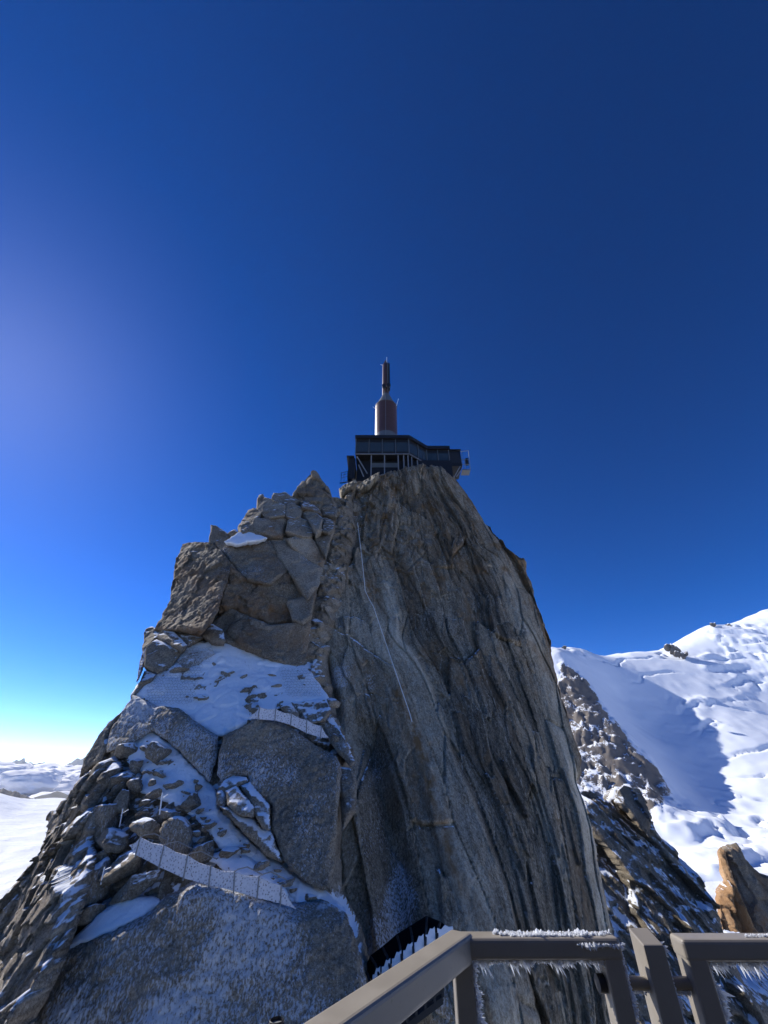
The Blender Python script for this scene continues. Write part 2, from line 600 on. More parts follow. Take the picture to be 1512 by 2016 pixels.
def piece(name, outline, f, mat, parent=None, lift=0.0, tilt=(0, 0), bevel=0.5, bdepth=None, step=0.14, thick=4.0,
          disp=None, attrs=None, gap=5, jit=2.0, seed=1, smooth=False, closed_back=False):
    """a body of rock: outline on the face f, own tilt and rounding at its edge, relief, and a body behind"""
    o = np.array(outline, float)
    c0 = on(f, o[:, 0].mean(), o[:, 1].mean())
    g = lambda x, z: f(x, z) - lift + tilt[0] * (x - c0[0]) + tilt[1] * (z - c0[2])
    ol = rough_outline(outline, gap, jit, seed)
    w = on(g, ol[:, 0], ol[:, 1])
    poly = w[:, [0, 2]]
    lo, hi = poly.min(0) - step, poly.max(0) + step
    nx, nz = int((hi[0] - lo[0]) / step) + 2, int((hi[1] - lo[1]) / step) + 2
    X, Z = np.meshgrid(lo[0] + np.arange(nx) * step, lo[1] + np.arange(nz) * step, indexing='ij')
    ins = inside(X, Z, poly)
    keep = np.zeros((nx - 1, nz - 1), bool)
    cnt = ins[:-1, :-1].astype(int) + ins[1:, :-1] + ins[:-1, 1:] + ins[1:, 1:]
    keep = cnt >= 2
    used = np.zeros((nx, nz), bool)
    for a in (0, 1):
        for b in (0, 1):
            used[a:nx - 1 + a, b:nz - 1 + b] |= keep
    idx = np.full((nx, nz), -1); idx[used] = np.arange(used.sum())
    x, z, im = X[used], Z[used], ins[used]
    d, bx, bz = nearest(x, z, poly)
    x = np.where(im, x, bx); z = np.where(im, z, bz)
    d = np.where(im, d, 0)
    y = g(x, z)
    bd = bevel if bdepth is None else bdepth
    if bevel < 1.5:
        wn_ = np.clip(0.55 + 0.9 * fbm(x / (0.7 + 1.6 * bevel), z / (0.7 + 1.6 * bevel), seed * 1.7, 4, seed + 40, 0.55), 0.15, 1.3)
        e = np.clip(1 - d / (bevel * wn_), 0, 1)
        y = y + bd * wn_ * (0.75 * e + 0.25 * (1 - np.sqrt(np.clip(1 - e * e, 0, 1))))
    else:
        e = np.clip(1 - d / bevel, 0, 1)
        y = y + bd * (1 - np.sqrt(np.clip(1 - e * e, 0, 1)))
    A = {'sc': x * 1.0, 'tone': np.full(x.shape, 0.45), 'warm': np.zeros(x.shape), 'vein': np.zeros(x.shape), 'frost': np.zeros(x.shape), 'snow': np.zeros(x.shape)}
    if disp is not None:
        dd, more = disp(x, y, z, d)
        y = y - dd
        for k_, v_ in more.items(): A[k_] = np.broadcast_to(v_, x.shape).astype(float)
    for k_, v_ in (attrs or {}).items(): A[k_] = A[k_] + v_
    I, J = np.nonzero(keep)
    quads = np.stack([idx[I, J], idx[I + 1, J], idx[I + 1, J + 1], idx[I, J + 1]], -1)
    # body behind: border edges pushed back
    e = np.concatenate([quads[:, [0, 1]], quads[:, [1, 2]], quads[:, [2, 3]], quads[:, [3, 0]]])
    key = np.sort(e, 1)
    _, inv, n = np.unique(key[:, 0] * 10000000 + key[:, 1], return_inverse=True, return_counts=True)
    be = e[n[inv] == 1]
    bv = np.unique(be)
    n0 = len(x)
    v = np.stack([x, y, z], -1)
    ext = [v]
    prev = np.full(n0, -1); prev[bv] = bv
    q2 = [quads]
    m = max(1, min(4, int(thick / 3)))
    base_n = n0
    cen = v[bv].mean(0)
    rad = cen[:2] / np.hypot(*cen[:2])
    for s in range(1, m + 1):
        nv = v[bv].copy()
        k_ = s / m
        nv[:, 0] += thick * k_ * rad[0] * 0.9
        nv[:, 1] += thick * k_ * rad[1]
        nv[:, [0, 2]] += (cen[[0, 2]] - nv[:, [0, 2]]) * 0.10 * k_
        if m > 1:
            nv[:, 0] += 0.5 * vnoise(nv[:, 0] / 2, nv[:, 1] / 2, nv[:, 2] / 2, seed) * k_
            nv[:, 2] += 0.5 * vnoise(nv[:, 0] / 2, nv[:, 1] / 2, nv[:, 2] / 2, seed + 1) * k_
        cur = np.full(n0, -1); cur[bv] = base_n + np.arange(len(bv))
        q2.append(np.stack([prev[be[:, 1]], prev[be[:, 0]], cur[be[:, 0]], cur[be[:, 1]]], -1))
        ext.append(nv); base_n += len(bv); prev = cur
        for k2 in A: A[k2] = np.concatenate([A[k2], A[k2][bv]])
    me = mesh_np(name, np.concatenate(ext), np.concatenate(q2), None, A)
    ob = put(name, me, mat, parent, smooth)
    return ob


# streak lines on the pillar: every line keeps one value across the face
STREAK = [(0, [(680, 960), (655, 1040), (636, 1115), (608, 1240), (650, 1420), (700, 1560), (720, 1860), (730, 2100)]),
          (7, [(728, 938), (705, 1030), (740, 1220), (780, 1330), (830, 1480), (850, 1600), (885, 1700), (930, 1840), (990, 2050)]),
          (12, [(765, 930), (740, 1090), (780, 1250), (850, 1370), (930, 1560), (1000, 1760), (1020, 1840), (1080, 2050)]),
          (20, [(800, 925), (830, 1060), (880, 1250), (960, 1500), (1070, 1840), (1120, 2050)]),
          (28, [(840, 920), (900, 1040), (960, 1180), (1050, 1450), (1130, 1840), (1170, 2050)]),
          (36, [(875, 935), (950, 1060), (1010, 1200), (1085, 1400), (1150, 1600), (1195, 1840), (1225, 2050)]),
          (41, [(900, 945), (985, 1060), (1050, 1180), (1100, 1330), (1150, 1520), (1205, 1840), (1240, 2050)])]
_u, _s = [], []
for s_, pts in STREAK:
    for q in pts:
        w_ = on(YP, *q)
        _u.append((float(w_[0]), float(w_[2]))); _s.append(s_)
SF = RBF(_u, _s)


def pillar_disp(x, y, z, d):
    s = SF(x, z)
    wob = fbm(x / 7, z / 11, 0.3, 4, 3)
    jag = fbm(x / 1.6, z / 2.6, 4.0, 4, 6, 0.6)
    s1 = s + 0.22 * wob + 0.13 * jag
    up = sstep(18, 40, z)
    b1, e1, r1 = blocky(s1 / 4.2, z / 17 + 0.1 * wob, 11, 0.5)
    b2, e2, r2 = blocky(s1 / 1.7 + 0.08 * jag, z / 6.5 + 0.12 * jag, 12, 0.8)
    b3, e3, r3 = blocky(s1 / 0.7 + 0.12 * jag, z / 2.2 + 0.15 * jag, 13, 0.9)
    b4, e4, r4 = blocky(x / 2.3 + 0.15 * jag, z / 2.0 + 0.4 * x / 2.3, 14, 0.9)
    sw = s1 / 2.9 + 0.10 * fbm(x / 3, z / 6, 7.0, 4, 23)
    saw = sw - np.floor(sw)
    leaf = sstep(-0.1, 0.35, vnoise(np.floor(sw) * 3.7, z / 6, 0, 5))
    bn = s + 0.3 * wob + 0.12 * jag
    band = sstep(6.2, 6.9, bn) * (1 - sstep(11.9, 12.4, bn)) * (1 - sstep(16, 27, z + 3 * wob))
    band_r = sstep(34.0, 36.5, bn + 1.2 * jag) * (1 - sstep(39.6, 41, bn + 0.8 * jag))
    low = (1 - sstep(3.5, 6.0, bn)) * (1 - sstep(14, 24, z))
    calm = 1 - 0.8 * np.maximum(band, band_r)
    dd = 0.8 * b1 * (0.35 + 0.65 * calm) - 0.35 * sstep(0.04, 0.0, e1)
    dd += (0.36 * b2 - 0.14 * sstep(0.05, 0.0, e2)) * calm + 0.12 * b3 * calm * (0.6 + up) + 0.42 * b4 * up * sstep(30, 12, s)
    cs = (z + 0.35 * x + 0.5 * jag) / 7.3 + 0.5 * np.round(r1, 2)
    dd -= 0.22 * sstep(0.02, 0.0, np.abs(cs - np.round(cs))) * calm * sstep(-0.2, 0.3, r2)
    dd += 0.40 * (saw - 0.5) * calm * leaf
    dd += 0.35 * fbm(x / 6, z / 6, 0.0, 3, 31) + 0.10 * fbm(s1 / 0.5, z / 3.2, 1.0, 4, 33, 0.6) + 0.16 * fbm(x / 1.2, z / 1.6, y / 1.2, 5, 32, 0.62)
    dd += up * 0.35 * fbm(x / 2.4, z / 3.0, 5.0, 5, 35, 0.6)
    dd += 0.5 * band - 0.5 * sstep(12.4, 12.9, bn) * (1 - sstep(14, 20, s)) * (1 - sstep(16, 27, z))
    dd -= 2.6 * np.exp(-((s - 2.2) / 1.3) ** 2) * (1 - sstep(2, 8, z))
    dd -= 1.2 * np.exp(-((s - 0.4) / 0.5) ** 2) * sstep(2, 8, z)
    dd = dd * sstep(0, 0.8, d)
    tone = 0.40 + 0.15 * r1 + 0.10 * r2 + 0.05 * r3
    dark = sstep(12.2, 13, bn) * (1 - sstep(29, 35, s + 2 * wob)) * (1 - sstep(20, 40, z))
    tone = tone - 0.20 * dark + 0.24 * band + 0.20 * band_r * (1 - sstep(30, 48, z + 6 * jag))
    tone = tone - 0.25 * sstep(40.6, 41.4, bn)  # shade of the wall turning away at its right edge, put into the tone
    tone = tone - 0.10 * up * sstep(-0.1, 0.4, fbm(x / 6, z / 4, 3, 4, 41))
    edge = np.maximum(sstep(0.05, 0.0, e2) * sstep(-0.1, 0.2, r2), sstep(0.05, 0.0, 1 - saw) * leaf)
    vein = edge * calm * (0.35 + 0.65 * sstep(10, 14, s))
    warm = 0.5 * sstep(0.10, 0.5, fbm(s1 / 3, z / 12, 2, 4, 51)) + 0.45 * up + 0.5 * sstep(40.6, 41.4, bn)
    warm += 1.0 * np.exp(-((bn - 7.2) / 0.9) ** 2) * (1 - sstep(6, 15, z)) * sstep(-12, -6, z)
    warm += 0.6 * sstep(0.12, 0.4, fbm(x / 3.0, z / 3.6, 6, 5, 52, 0.6)) * sstep(0, 14, z)
    frost = 0.6 * low + 0.40 * sstep(0.1, 0.5, fbm(x / 5, z / 5, 8, 3, 61))
    snow = 0.16 * (1 - sstep(4, 12, s)) * sstep(0, 8, z) + 0.08 * sstep(25, 45, z)
    return dd, dict(tone=tone, vein=vein, warm=warm, frost=frost, snow=snow, sc=s1)


PILLAR = [(662, 990), (668, 962), (690, 945), (712, 935), (735, 923), (765, 914), (800, 909), (835, 906), (870, 911), (898, 924), (918, 950), (945, 987),
          (962, 1018), (985, 1046), (1006, 1076), (1035, 1094), (1044, 1106), (1046, 1126), (1060, 1170), (1077, 1212), (1096, 1262), (1106, 1312),
          (1126, 1382), (1141, 1430), (1161, 1490), (1163, 1531), (1152, 1543), (1166, 1572), (1186, 1642), (1201, 1722), (1216, 1802),
          (1231, 1852), (1260, 1960), (1290, 2150), (700, 2150), (700, 2000), (670, 1880), (636, 1790), (628, 1700), (636, 1560), (634, 1470), (640, 1420),
          (642, 1372), (622, 1336), (598, 1302), (605, 1255), (613, 1205), (629, 1155), (637, 1112), (646, 1072), (656, 1035)]
peak = piece('rock_peak', PILLAR, YP, M['pillar'], None, bevel=3.6, bdepth=4.5, step=0.125, thick=26, disp=pillar_disp, gap=4, jit=2.6, seed=4)
kind(peak, 'structure')


def field_disp(x, y, z, d):
    b1, e1, r1 = blocky(x / 2.6, z / 2.0, 71, 0.9)
    b2, e2, r2 = blocky(x / 1.1, z / 0.9, 72, 1.0)
    b3, e3, r3 = blocky(x / 0.45, z / 0.4, 73, 1.0)
    dd = 0.62 * b1 + 0.34 * b2 + 0.14 * b3 + 0.3 * fbm(x / 4, z / 4, 0, 4, 74) + 0.08 * fbm(x / 0.5, z / 0.5, 0, 4, 75)
    tone = 0.42 + 0.15 * r1 + 0.1 * r2
    return dd * sstep(0, 0.6, d), dict(tone=tone, frost=0.45 + 0.25 * r2, snow=0.04 + 0.1 * r1, warm=0.1 + 0.0 * x)


LEFT = [(585, 966), (610, 935), (622, 935), (650, 968), (690, 965), (700, 1030), (680, 1150), (640, 1300), (655, 1400), (690, 1480), (672, 1560), (660, 1700), (664, 1780), (700, 1850), (722, 1930), (730, 2150),
        (-160, 2150), (-110, 2000), (-60, 1880), (0, 1772), (36, 1730), (46, 1696), (72, 1690), (86, 1650), (101, 1602), (126, 1570), (150, 1532), (164, 1492),
        (190, 1450), (207, 1426), (250, 1382), (266, 1340), (276, 1290), (285, 1240), (307, 1236), (332, 1176), (348, 1100), (366, 1074), (455, 1066),
        (475, 1034), (508, 990), (540, 978)]
left = piece('rock_flank', LEFT, YL, M['rock'], peak, lift=-0.7, bevel=3.0, bdepth=4.0, step=0.14, thick=22, disp=field_disp, gap=4, jit=3, seed=9)


def slab_disp(amp=0.15, sc=2.2, tone=0.42, frost=0.7, warm=0.0, snow=-0.15, grain=0.05, seed=1, big=0.25, blk=0.0, bs=(1.6, 1.3), rip=0.0):
    def f(x, y, z, d):
        dd = big * fbm(x / 4, z / 4, seed, 4, seed) + amp * fbm(x / sc, z / sc, y / sc, 5, seed + 3, 0.6) + grain * fbm(x / 0.35, z / 0.35, seed, 3, seed + 7)
        t = tone + 0.12 * fbm(x / 2, z / 2, 5, 4, seed + 9)
        v = 0 * x
        if blk:
            b, e, r = blocky(x / bs[0] + 0.3 * fbm(x, z, 1, 3, seed), z / bs[1], seed + 21, 1.0)
            dd = dd + blk * b
            t = t + 0.08 * r
            v = sstep(0.06, 0.0, e) * 0.12
        if rip:
            dd = dd + rip * np.abs(fbm(x / 0.55, z / 0.75, y / 0.55, 3, seed + 13))
        fr = frost + 0.55 * fbm(x / 3, z / 3, 2, 3, seed + 15)
        return dd * sstep(0, 0.35, d), dict(tone=t, frost=fr, warm=warm * sstep(-0.35, 0.4, fbm(x / 3.5, z / 3.5, 9, 4, seed + 17)), snow=snow + 0 * x, vein=v)
    return f


def slab(outline, name='rock_slab', lift=0.3, tilt=(0, 0), bevel=0.6, bdepth=None, step=0.11, thick=4, seed=1, gap=5, jit=1.6, mat='rock', **k):
    return piece(name, outline, YL, M[mat], peak, lift=lift, tilt=tilt, bevel=bevel, bdepth=bdepth, step=step, thick=thick, seed=seed, gap=gap, jit=jit,
                 disp=slab_disp(seed=seed, **k))


# upper ridge: the pinnacle and the blocks below it
slab([(573, 968), (591, 948), (606, 928), (617, 921), (627, 928), (634, 940), (646, 953), (650, 965), (660, 983), (668, 1000), (641, 1006), (619, 1004), (590, 992), (572, 980)],
     'rock_pinnacle', lift=1.2, bevel=1.8, thick=5, seed=21, amp=0.5, blk=0.75, bs=(1.9, 2.2), warm=0.5, frost=0.1, tone=0.35)
RB = [
    ([(536, 967), (565, 968), (574, 975), (590, 985), (566, 996), (553, 993), (533, 982)], 1.4, (0.2, 0.3)),
    ([(507, 971), (517, 970), (520, 978), (514, 990), (503, 999)], 1.0, (0.3, 0)),
    ([(500, 1000), (503, 996), (521, 977), (541, 983), (562, 994), (560, 1014), (531, 1018), (513, 1012)], 1.7, (-0.2, 0.1)),
    ([(561, 993), (574, 987), (597, 998), (592, 1014), (578, 1022), (562, 1016)], 2.0, (0.2, 0.2)),
    ([(466, 1038), (477, 1020), (488, 1003), (503, 998), (517, 1008), (509, 1019), (489, 1043), (476, 1050)], 1.3, (-0.3, 0.1)),
    ([(497, 1021), (521, 1016), (553, 1016), (567, 1023), (559, 1041), (557, 1060), (531, 1056), (500, 1050), (486, 1047)], 2.2, (0.1, -0.1)),
    ([(566, 1022), (588, 1017), (611, 1028), (622, 1048), (612, 1058), (588, 1055), (560, 1043)], 1.9, (0.3, 0.2)),
    ([(596, 998), (614, 999), (635, 1020), (632, 1043), (621, 1050), (606, 1022), (591, 1013)], 1.6, (-0.3, 0.2)),
    ([(634, 1010), (661, 1014), (658, 1041), (646, 1048), (630, 1044)], 1.0, (0.1, 0.4)),
    ([(607, 1062), (413, 1031), (425, 1033), (447, 1048), (456, 1055), (443, 1066), (408, 1066)][1:], 0.6, (0.4, 0)),
    ([(446, 1049), (462, 1040), (468, 1048), (457, 1057)], 0.6, (0, 0)),
    ([(560, 1058), (588, 1052), (611, 1056), (632, 1076), (641, 1092), (635, 1116), (606, 1103), (576, 1078)], 1.5, (0.35, 0.0)),
    ([(612, 1056), (631, 1042), (656, 1042), (648, 1071), (641, 1093), (626, 1074)], 1.0, (-0.3, 0.2)),
    ([(620, 990), (650, 985), (664, 1002), (662, 1016), (636, 1012)], 0.9, (-0.2, 0.2)),
    ([(590, 984), (622, 992), (634, 1012), (612, 1002), (594, 998)], 1.2, (0.2, 0.5)),
]
for i, (o_, l_, t_) in enumerate(RB):
    slab(o_, 'rock_block', lift=l_, tilt=t_, bevel=0.55, bdepth=0.8, step=0.12, thick=3.5, seed=30 + i, jit=1.2, gap=4, amp=0.16, sc=1.3, blk=0.12,
         bs=(1.5, 1.2), warm=0.25 + 0.2 * (i % 3), frost=0.35, tone=0.40 + 0.04 * (i % 4), snow=0.05)

# the great brown block, three faces
slab([(360, 1069), (392, 1064), (424, 1065), (452, 1106), (440, 1160), (428, 1198), (402, 1240), (350, 1238), (303, 1238), (330, 1180), (345, 1100)], lift=1.1, tilt=(-0.42, 0.10), bevel=0.7, bdepth=0.9,
     step=0.12, thick=9, seed=50, amp=0.34, sc=1.0, blk=0.3, bs=(2.6, 3.0), warm=0.75, frost=0.34, tone=0.26, grain=0.12, snow=-0.2)
slab([(420, 1064), (448, 1062), (500, 1060), (536, 1061), (548, 1095), (566, 1122), (530, 1150), (486, 1140), (452, 1108)], lift=1.4, tilt=(0.05, 0.24), bevel=0.6, bdepth=0.8, step=0.12, thick=8, seed=55, amp=0.3, sc=1.0,
     blk=0.25, bs=(2.2, 2.2), warm=0.45, frost=0.5, tone=0.38, grain=0.12, snow=-0.2)
slab([(452, 1106), (486, 1138), (530, 1150), (566, 1122), (582, 1142), (603, 1176), (584, 1227), (530, 1232), (456, 1197), (426, 1204), (438, 1160)], lift=1.5, tilt=(0.22, -0.22), bevel=0.6, bdepth=0.8, step=0.12, thick=8,
     seed=56, amp=0.36, sc=1.0, blk=0.4, bs=(2.6, 2.0), warm=0.9, frost=0.3, tone=0.24, grain=0.12, snow=-0.2)
slab([(530, 1061), (563, 1058), (606, 1101), (635, 1116), (628, 1152), (604, 1178), (585, 1152), (563, 1120), (543, 1095)], lift=1.7, tilt=(-0.12, 0.10), bevel=0.6, step=0.12,
     thick=6, seed=51, amp=0.14, blk=0.08, bs=(2.6, 2.2), warm=0.15, frost=0.45, tone=0.50, snow=-0.25)
slab([(398, 1239), (441, 1203), (456, 1194), (530, 1229), (584, 1224), (602, 1175), (624, 1158), (614, 1210), (602, 1292), (586, 1309), (545, 1305), (488, 1282), (430, 1261)], lift=0.9,
     tilt=(-0.05, -0.12), bevel=0.7, step=0.12, thick=6, seed=52, amp=0.25, sc=1.5, blk=0.25, bs=(2.4, 2.6), warm=0.55, frost=0.35, tone=0.36, grain=0.08, snow=-0.25)
slab([(440, 1240), (470, 1205), (530, 1232), (560, 1260), (545, 1300), (480, 1278)], lift=1.2, tilt=(0.1, 0.05), bevel=0.9, step=0.12, thick=3, seed=53, amp=0.2, blk=0.15, warm=0.85, frost=0.2, tone=0.30, snow=-0.3)
slab([(560, 1180), (600, 1172), (620, 1165), (612, 1212), (596, 1230), (575, 1222)], lift=1.5, tilt=(-0.3, 0.1), bevel=0.6, step=0.12, thick=3, seed=54, amp=0.15, blk=0.12, warm=0.3, frost=0.4, tone=0.45, snow=-0.3)

# blocks on the shoulder at the left edge
for i, (o_, l_, t_, fr) in enumerate([
    ([(284, 1236), (296, 1231), (312, 1238), (306, 1257), (288, 1274), (280, 1312), (266, 1345), (274, 1296), (279, 1262)], 0.4, (-0.3, 0), 0.2),
    ([(307, 1253), (320, 1236), (343, 1243), (367, 1269), (355, 1281), (333, 1268)], 1.3, (-0.1, 0.2), 0.45),
    ([(285, 1271), (305, 1256), (330, 1266), (356, 1279), (337, 1309), (306, 1325), (281, 1312)], 1.4, (0.2, -0.1), 0.3),
    ([(343, 1243), (384, 1240), (400, 1256), (368, 1270)], 0.7, (0, 0.3), 0.3),
    ([(383, 1242), (400, 1218), (436, 1238), (442, 1262), (413, 1262)], 1.6, (-0.3, 0), 0.15),
    ([(265, 1350), (282, 1318), (306, 1327), (300, 1340), (272, 1356), (250, 1385), (254, 1368)], 0.6, (0.2, 0), 0.5),
    ([(345, 1300), (372, 1284), (410, 1276), (424, 1286), (405, 1298), (360, 1318)], 0.45, (0, 0), 0.7),
]):
    slab(o_, 'rock_block', lift=l_, tilt=t_, bevel=0.5, bdepth=0.7, step=0.11, thick=3.5, seed=60 + i, jit=1.3, gap=4, amp=0.15, sc=1.2, blk=0.10, warm=0.3, frost=fr + 0.2, tone=0.40, snow=0.06)

# snow ledge, hung with netting
SNOWFIELD = [(440, 1264), (500, 1283), (545, 1303), (600, 1310), (626, 1342), (648, 1374), (641, 1380), (590, 1384), (549, 1396), (511, 1408), (480, 1430), (436, 1450), (420, 1450), (378, 1422), (346, 1398),
             (303, 1394), (256, 1368), (270, 1343), (310, 1322), (340, 1303), (362, 1274), (380, 1262), (413, 1260)]


def snow_disp(x, y, z, d):
    b, e, r = blocky(x / 2.1 + 0.4 * fbm(x, z, 1, 2, 5), z / 1.5, 81, 0.7)
    lump = np.maximum(0, r - 0.25) * sstep(0.0, 0.3, e)
    return 0.25 * fbm(x / 3.2, z / 2.0, 0, 4, 82) + 0.3 * lump + 0.05 * fbm(x / 0.5, z / 0.5, 0, 4, 83), {}


sf = piece('snow_ledge', SNOWFIELD, YL, M['snow'], peak, lift=-0.1, bevel=0.5, bdepth=0.5, step=0.13, thick=1.5, disp=snow_disp, gap=4, jit=3.5, seed=13, smooth=True)
kind(sf, 'stuff')
# bare stones in the ledge
# the big rimed slabs
SLABS = [
    # lower middle slab
    ([(435, 1447), (470, 1431), (511, 1412), (552, 1419), (590, 1444), (622, 1468), (663, 1490), (671, 1510), (668, 1557), (661, 1653), (652, 1764), (620, 1748), (590, 1731), (556, 1699), (533, 1636), (533, 1585),
      (500, 1556), (486, 1545), (486, 1527), (460, 1526), (432, 1540), (421, 1527), (428, 1490)], 1.1, (0.03, 0.02), 1.0, dict(frost=0.78, tone=0.38, rip=0.3, amp=0.16, big=0.35, grain=0.06)),
    # slab left of the snow tongue
    ([(258, 1366), (305, 1389), (349, 1393), (381, 1418), (427, 1448), (424, 1488), (411, 1540), (377, 1508), (346, 1476), (298, 1438), (254, 1463), (216, 1479), (206, 1482), (216, 1437)], 0.8, (0.0, 0.0), 0.8,
     dict(frost=0.95, tone=0.42, rip=0.22, amp=0.12, big=0.3, grain=0.06)),
    # front slab
    ([(60, 1960), (92, 1898), (130, 1870), (222, 1837), (290, 1802), (322, 1772), (380, 1742), (430, 1748), (500, 1772), (570, 1792), (640, 1778), (682, 1803), (700, 1850), (719, 1930), (735, 2040), (735, 2150), (-80, 2150),
      (0, 2050)], 1.0, (0.0, -0.36), 1.1, dict(frost=0.86, tone=0.38, rip=0.26, amp=0.2, big=0.5, grain=0.07)),
]
for i, (o_, l_, t_, b_, kk) in enumerate(SLABS):
    slab(o_, lift=l_, tilt=t_, bevel=b_ * 0.55, bdepth=b_ * 0.7, step=0.085, thick=6, seed=90 + i, jit=1.8, snow=-0.3, **kk)
# rocks leaning on the middle slab, and by the upper fence
for i, (o_, l_, t_) in enumerate([
    ([(424, 1556), (440, 1535), (457, 1526), (486, 1530), (488, 1542), (470, 1548), (440, 1560)], 1.3, (0, 0.4)),
    ([(422, 1560), (438, 1552), (448, 1572), (440, 1590), (424, 1586)], 1.6, (0.3, 0)),
    ([(440, 1558), (462, 1548), (480, 1566), (500, 1590), (497, 1612), (470, 1606), (446, 1588)], 2.1, (-0.2, 0.1)),
    ([(470, 1548), (488, 1540), (521, 1576), (531, 1590), (531, 1638), (514, 1632), (498, 1600), (482, 1566)], 1.9, (-0.25, 0)),
    ([(428, 1588), (446, 1590), (470, 1608), (497, 1614), (514, 1634), (532, 1640), (554, 1700), (527, 1690), (483, 1648)], 1.5, (0, -0.1)),
    ([(549, 1393), (558, 1386), (572, 1382), (586, 1402), (590, 1420), (570, 1410)], 0.9, (0, 0)),
    ([(572, 1382), (600, 1378), (642, 1374), (653, 1400), (640, 1420), (610, 1426), (588, 1414)], 0.8, (-0.2, 0)),
    ([(622, 1425), (650, 1405), (672, 1440), (700, 1500), (690, 1512), (655, 1470)], 0.5, (-0.3, 0)),
    ([(664, 1508), (690, 1512), (703, 1540), (700, 1600), (672, 1640), (668, 1560)], 0.3, (-0.2, 0)),
    ([(190, 1452), (207, 1426), (252, 1384), (262, 1366), (232, 1412), (215, 1440), (205, 1480), (196, 1500), (176, 1510), (150, 1532), (165, 1490)], 1.0, (0.2, 0)),
]):
    slab(o_, 'rock_block', lift=l_, tilt=t_, bevel=0.45, bdepth=0.6, step=0.09, thick=3, seed=110 + i, jit=1.2, gap=4, amp=0.14, sc=1.0, blk=0.08, bs=(1.1, 0.9), warm=0.15, frost=0.6, tone=0.40, snow=0.06)


# pale flakes catching the sun under the summit
for i, o_ in enumerate([[(690, 968), (712, 950), (730, 936), (748, 928), (742, 938), (722, 956), (700, 970)], [(667, 962), (680, 952), (700, 944), (703, 950), (686, 962), (672, 970)],
                        [(700, 962), (722, 948), (738, 940), (728, 954), (706, 968)]]):
    piece('rock_flake', o_, YP, M['pillar'], peak, lift=1.0 + 0.15 * i, tilt=(-0.9, 0), bevel=0.2, step=0.1, thick=3, seed=160 + i, gap=3, jit=1.5, disp=slab_disp(amp=0.25, sc=0.8, tone=0.5, frost=0.2, blk=0.35, bs=(0.45, 0.8), seed=160 + i, snow=0.0))


# the layered edge falling away on the left
def edge_disp(x, y, z, d):
    s = x * 0.92 - z * 0.42
    wob = fbm(x / 3, z / 5, 0, 4, 121)
    b1, e1, r1 = blocky(s / 1.5 + 0.6 * wob, (z + 0.5 * x) / 2.8, 122, 1.1)
    b2, e2, r2 = blocky(s / 0.55 + 0.5 * wob, (z + 0.5 * x) / 1.0, 123, 1.1)
    dd = 0.75 * b1 + 0.3 * b2 + 0.12 * fbm(x / 0.5, z / 0.8, 0, 4, 124)
    return dd * sstep(0, 0.5, d), dict(tone=0.38 + 0.16 * r1 + 0.1 * r2, warm=0.12 + 0.15 * r1, frost=0.4 + 0.3 * r2, snow=0.0 + 0.1 * r2, vein=sstep(0.08, 0.0, e1) * 0.6)


piece('rock_edge', [(150, 1534), (205, 1486), (214, 1510), (190, 1560), (172, 1610), (150, 1660), (150, 1710), (125, 1790), (92, 1880), (50, 1975), (0, 2060), (-60, 2150), (-170, 2150), (-110, 1990), (-60, 1876), (0, 1768), (34, 1728), (44, 1692),
                    (70, 1690), (84, 1650), (100, 1600), (125, 1568)], YL, M['rock'], peak, lift=0.8, tilt=(-0.45, 0), bevel=1.6, bdepth=2.2, step=0.1, thick=10, disp=edge_disp, gap=4, jit=3, seed=17)

# snow lying in the gully and round the boulders
GULLY = [(256, 1460), (298, 1437), (346, 1475), (377, 1507), (411, 1540), (426, 1560), (427, 1590), (483, 1650), (527, 1692), (590, 1734), (652, 1768), (700, 1810), (640, 1804), (600, 1792), (560, 1750), (520, 1722), (470, 1690), (430, 1672),
         (410, 1640), (380, 1610), (350, 1590), (300, 1572), (262, 1556), (280, 1524), (250, 1500)]
g_ = piece('snow_gully', GULLY, YL, M['snow'], peak, lift=-0.12, bevel=0.35, bdepth=0.4, step=0.1, thick=1.2, disp=snow_disp, gap=4, jit=4, seed=14, smooth=True)
kind(g_, 'stuff')
for i, o_ in enumerate([[(120, 1876), (150, 1842), (200, 1796), (245, 1762), (300, 1768), (318, 1776), (290, 1800), (225, 1834), (135, 1870), (95, 1900)],
                        [(400, 1690), (440, 1672), (490, 1690), (540, 1726), (580, 1780), (520, 1745), (450, 1720)],
                        [(440, 1066), (473, 1046), (488, 1042), (506, 1050), (526, 1059), (496, 1064), (463, 1072)]]):
    s_ = piece('snow_patch', o_, YL, M['snow'], peak, lift=(0.6, 0.4, 1.9)[i], tilt=(0, 0.3), bevel=0.35, bdepth=0.5, step=0.1, thick=1.2, disp=snow_disp, gap=4, jit=3.5, seed=15 + i, smooth=True)
    kind(s_, 'stuff')

# boulders: (picture x, y, width, height), how far they stand out
_bm = bmesh.new(); bmesh.ops.create_icosphere(_bm, subdivisions=4, radius=1.0)
_bm.verts.ensure_lookup_table()
ICO = np.array([v.co[:] for v in _bm.verts]); ICOF = np.array([[v.index for v in f.verts] for f in _bm.faces]); _bm.free()
_bm = bmesh.new(); bmesh.ops.create_icosphere(_bm, subdivisions=2, radius=1.0)
_bm.verts.ensure_lookup_table()
ICO2 = np.array([v.co[:] for v in _bm.verts]); ICOF2 = np.array([[v.index for v in f.verts] for f in _bm.faces]); _bm.free()




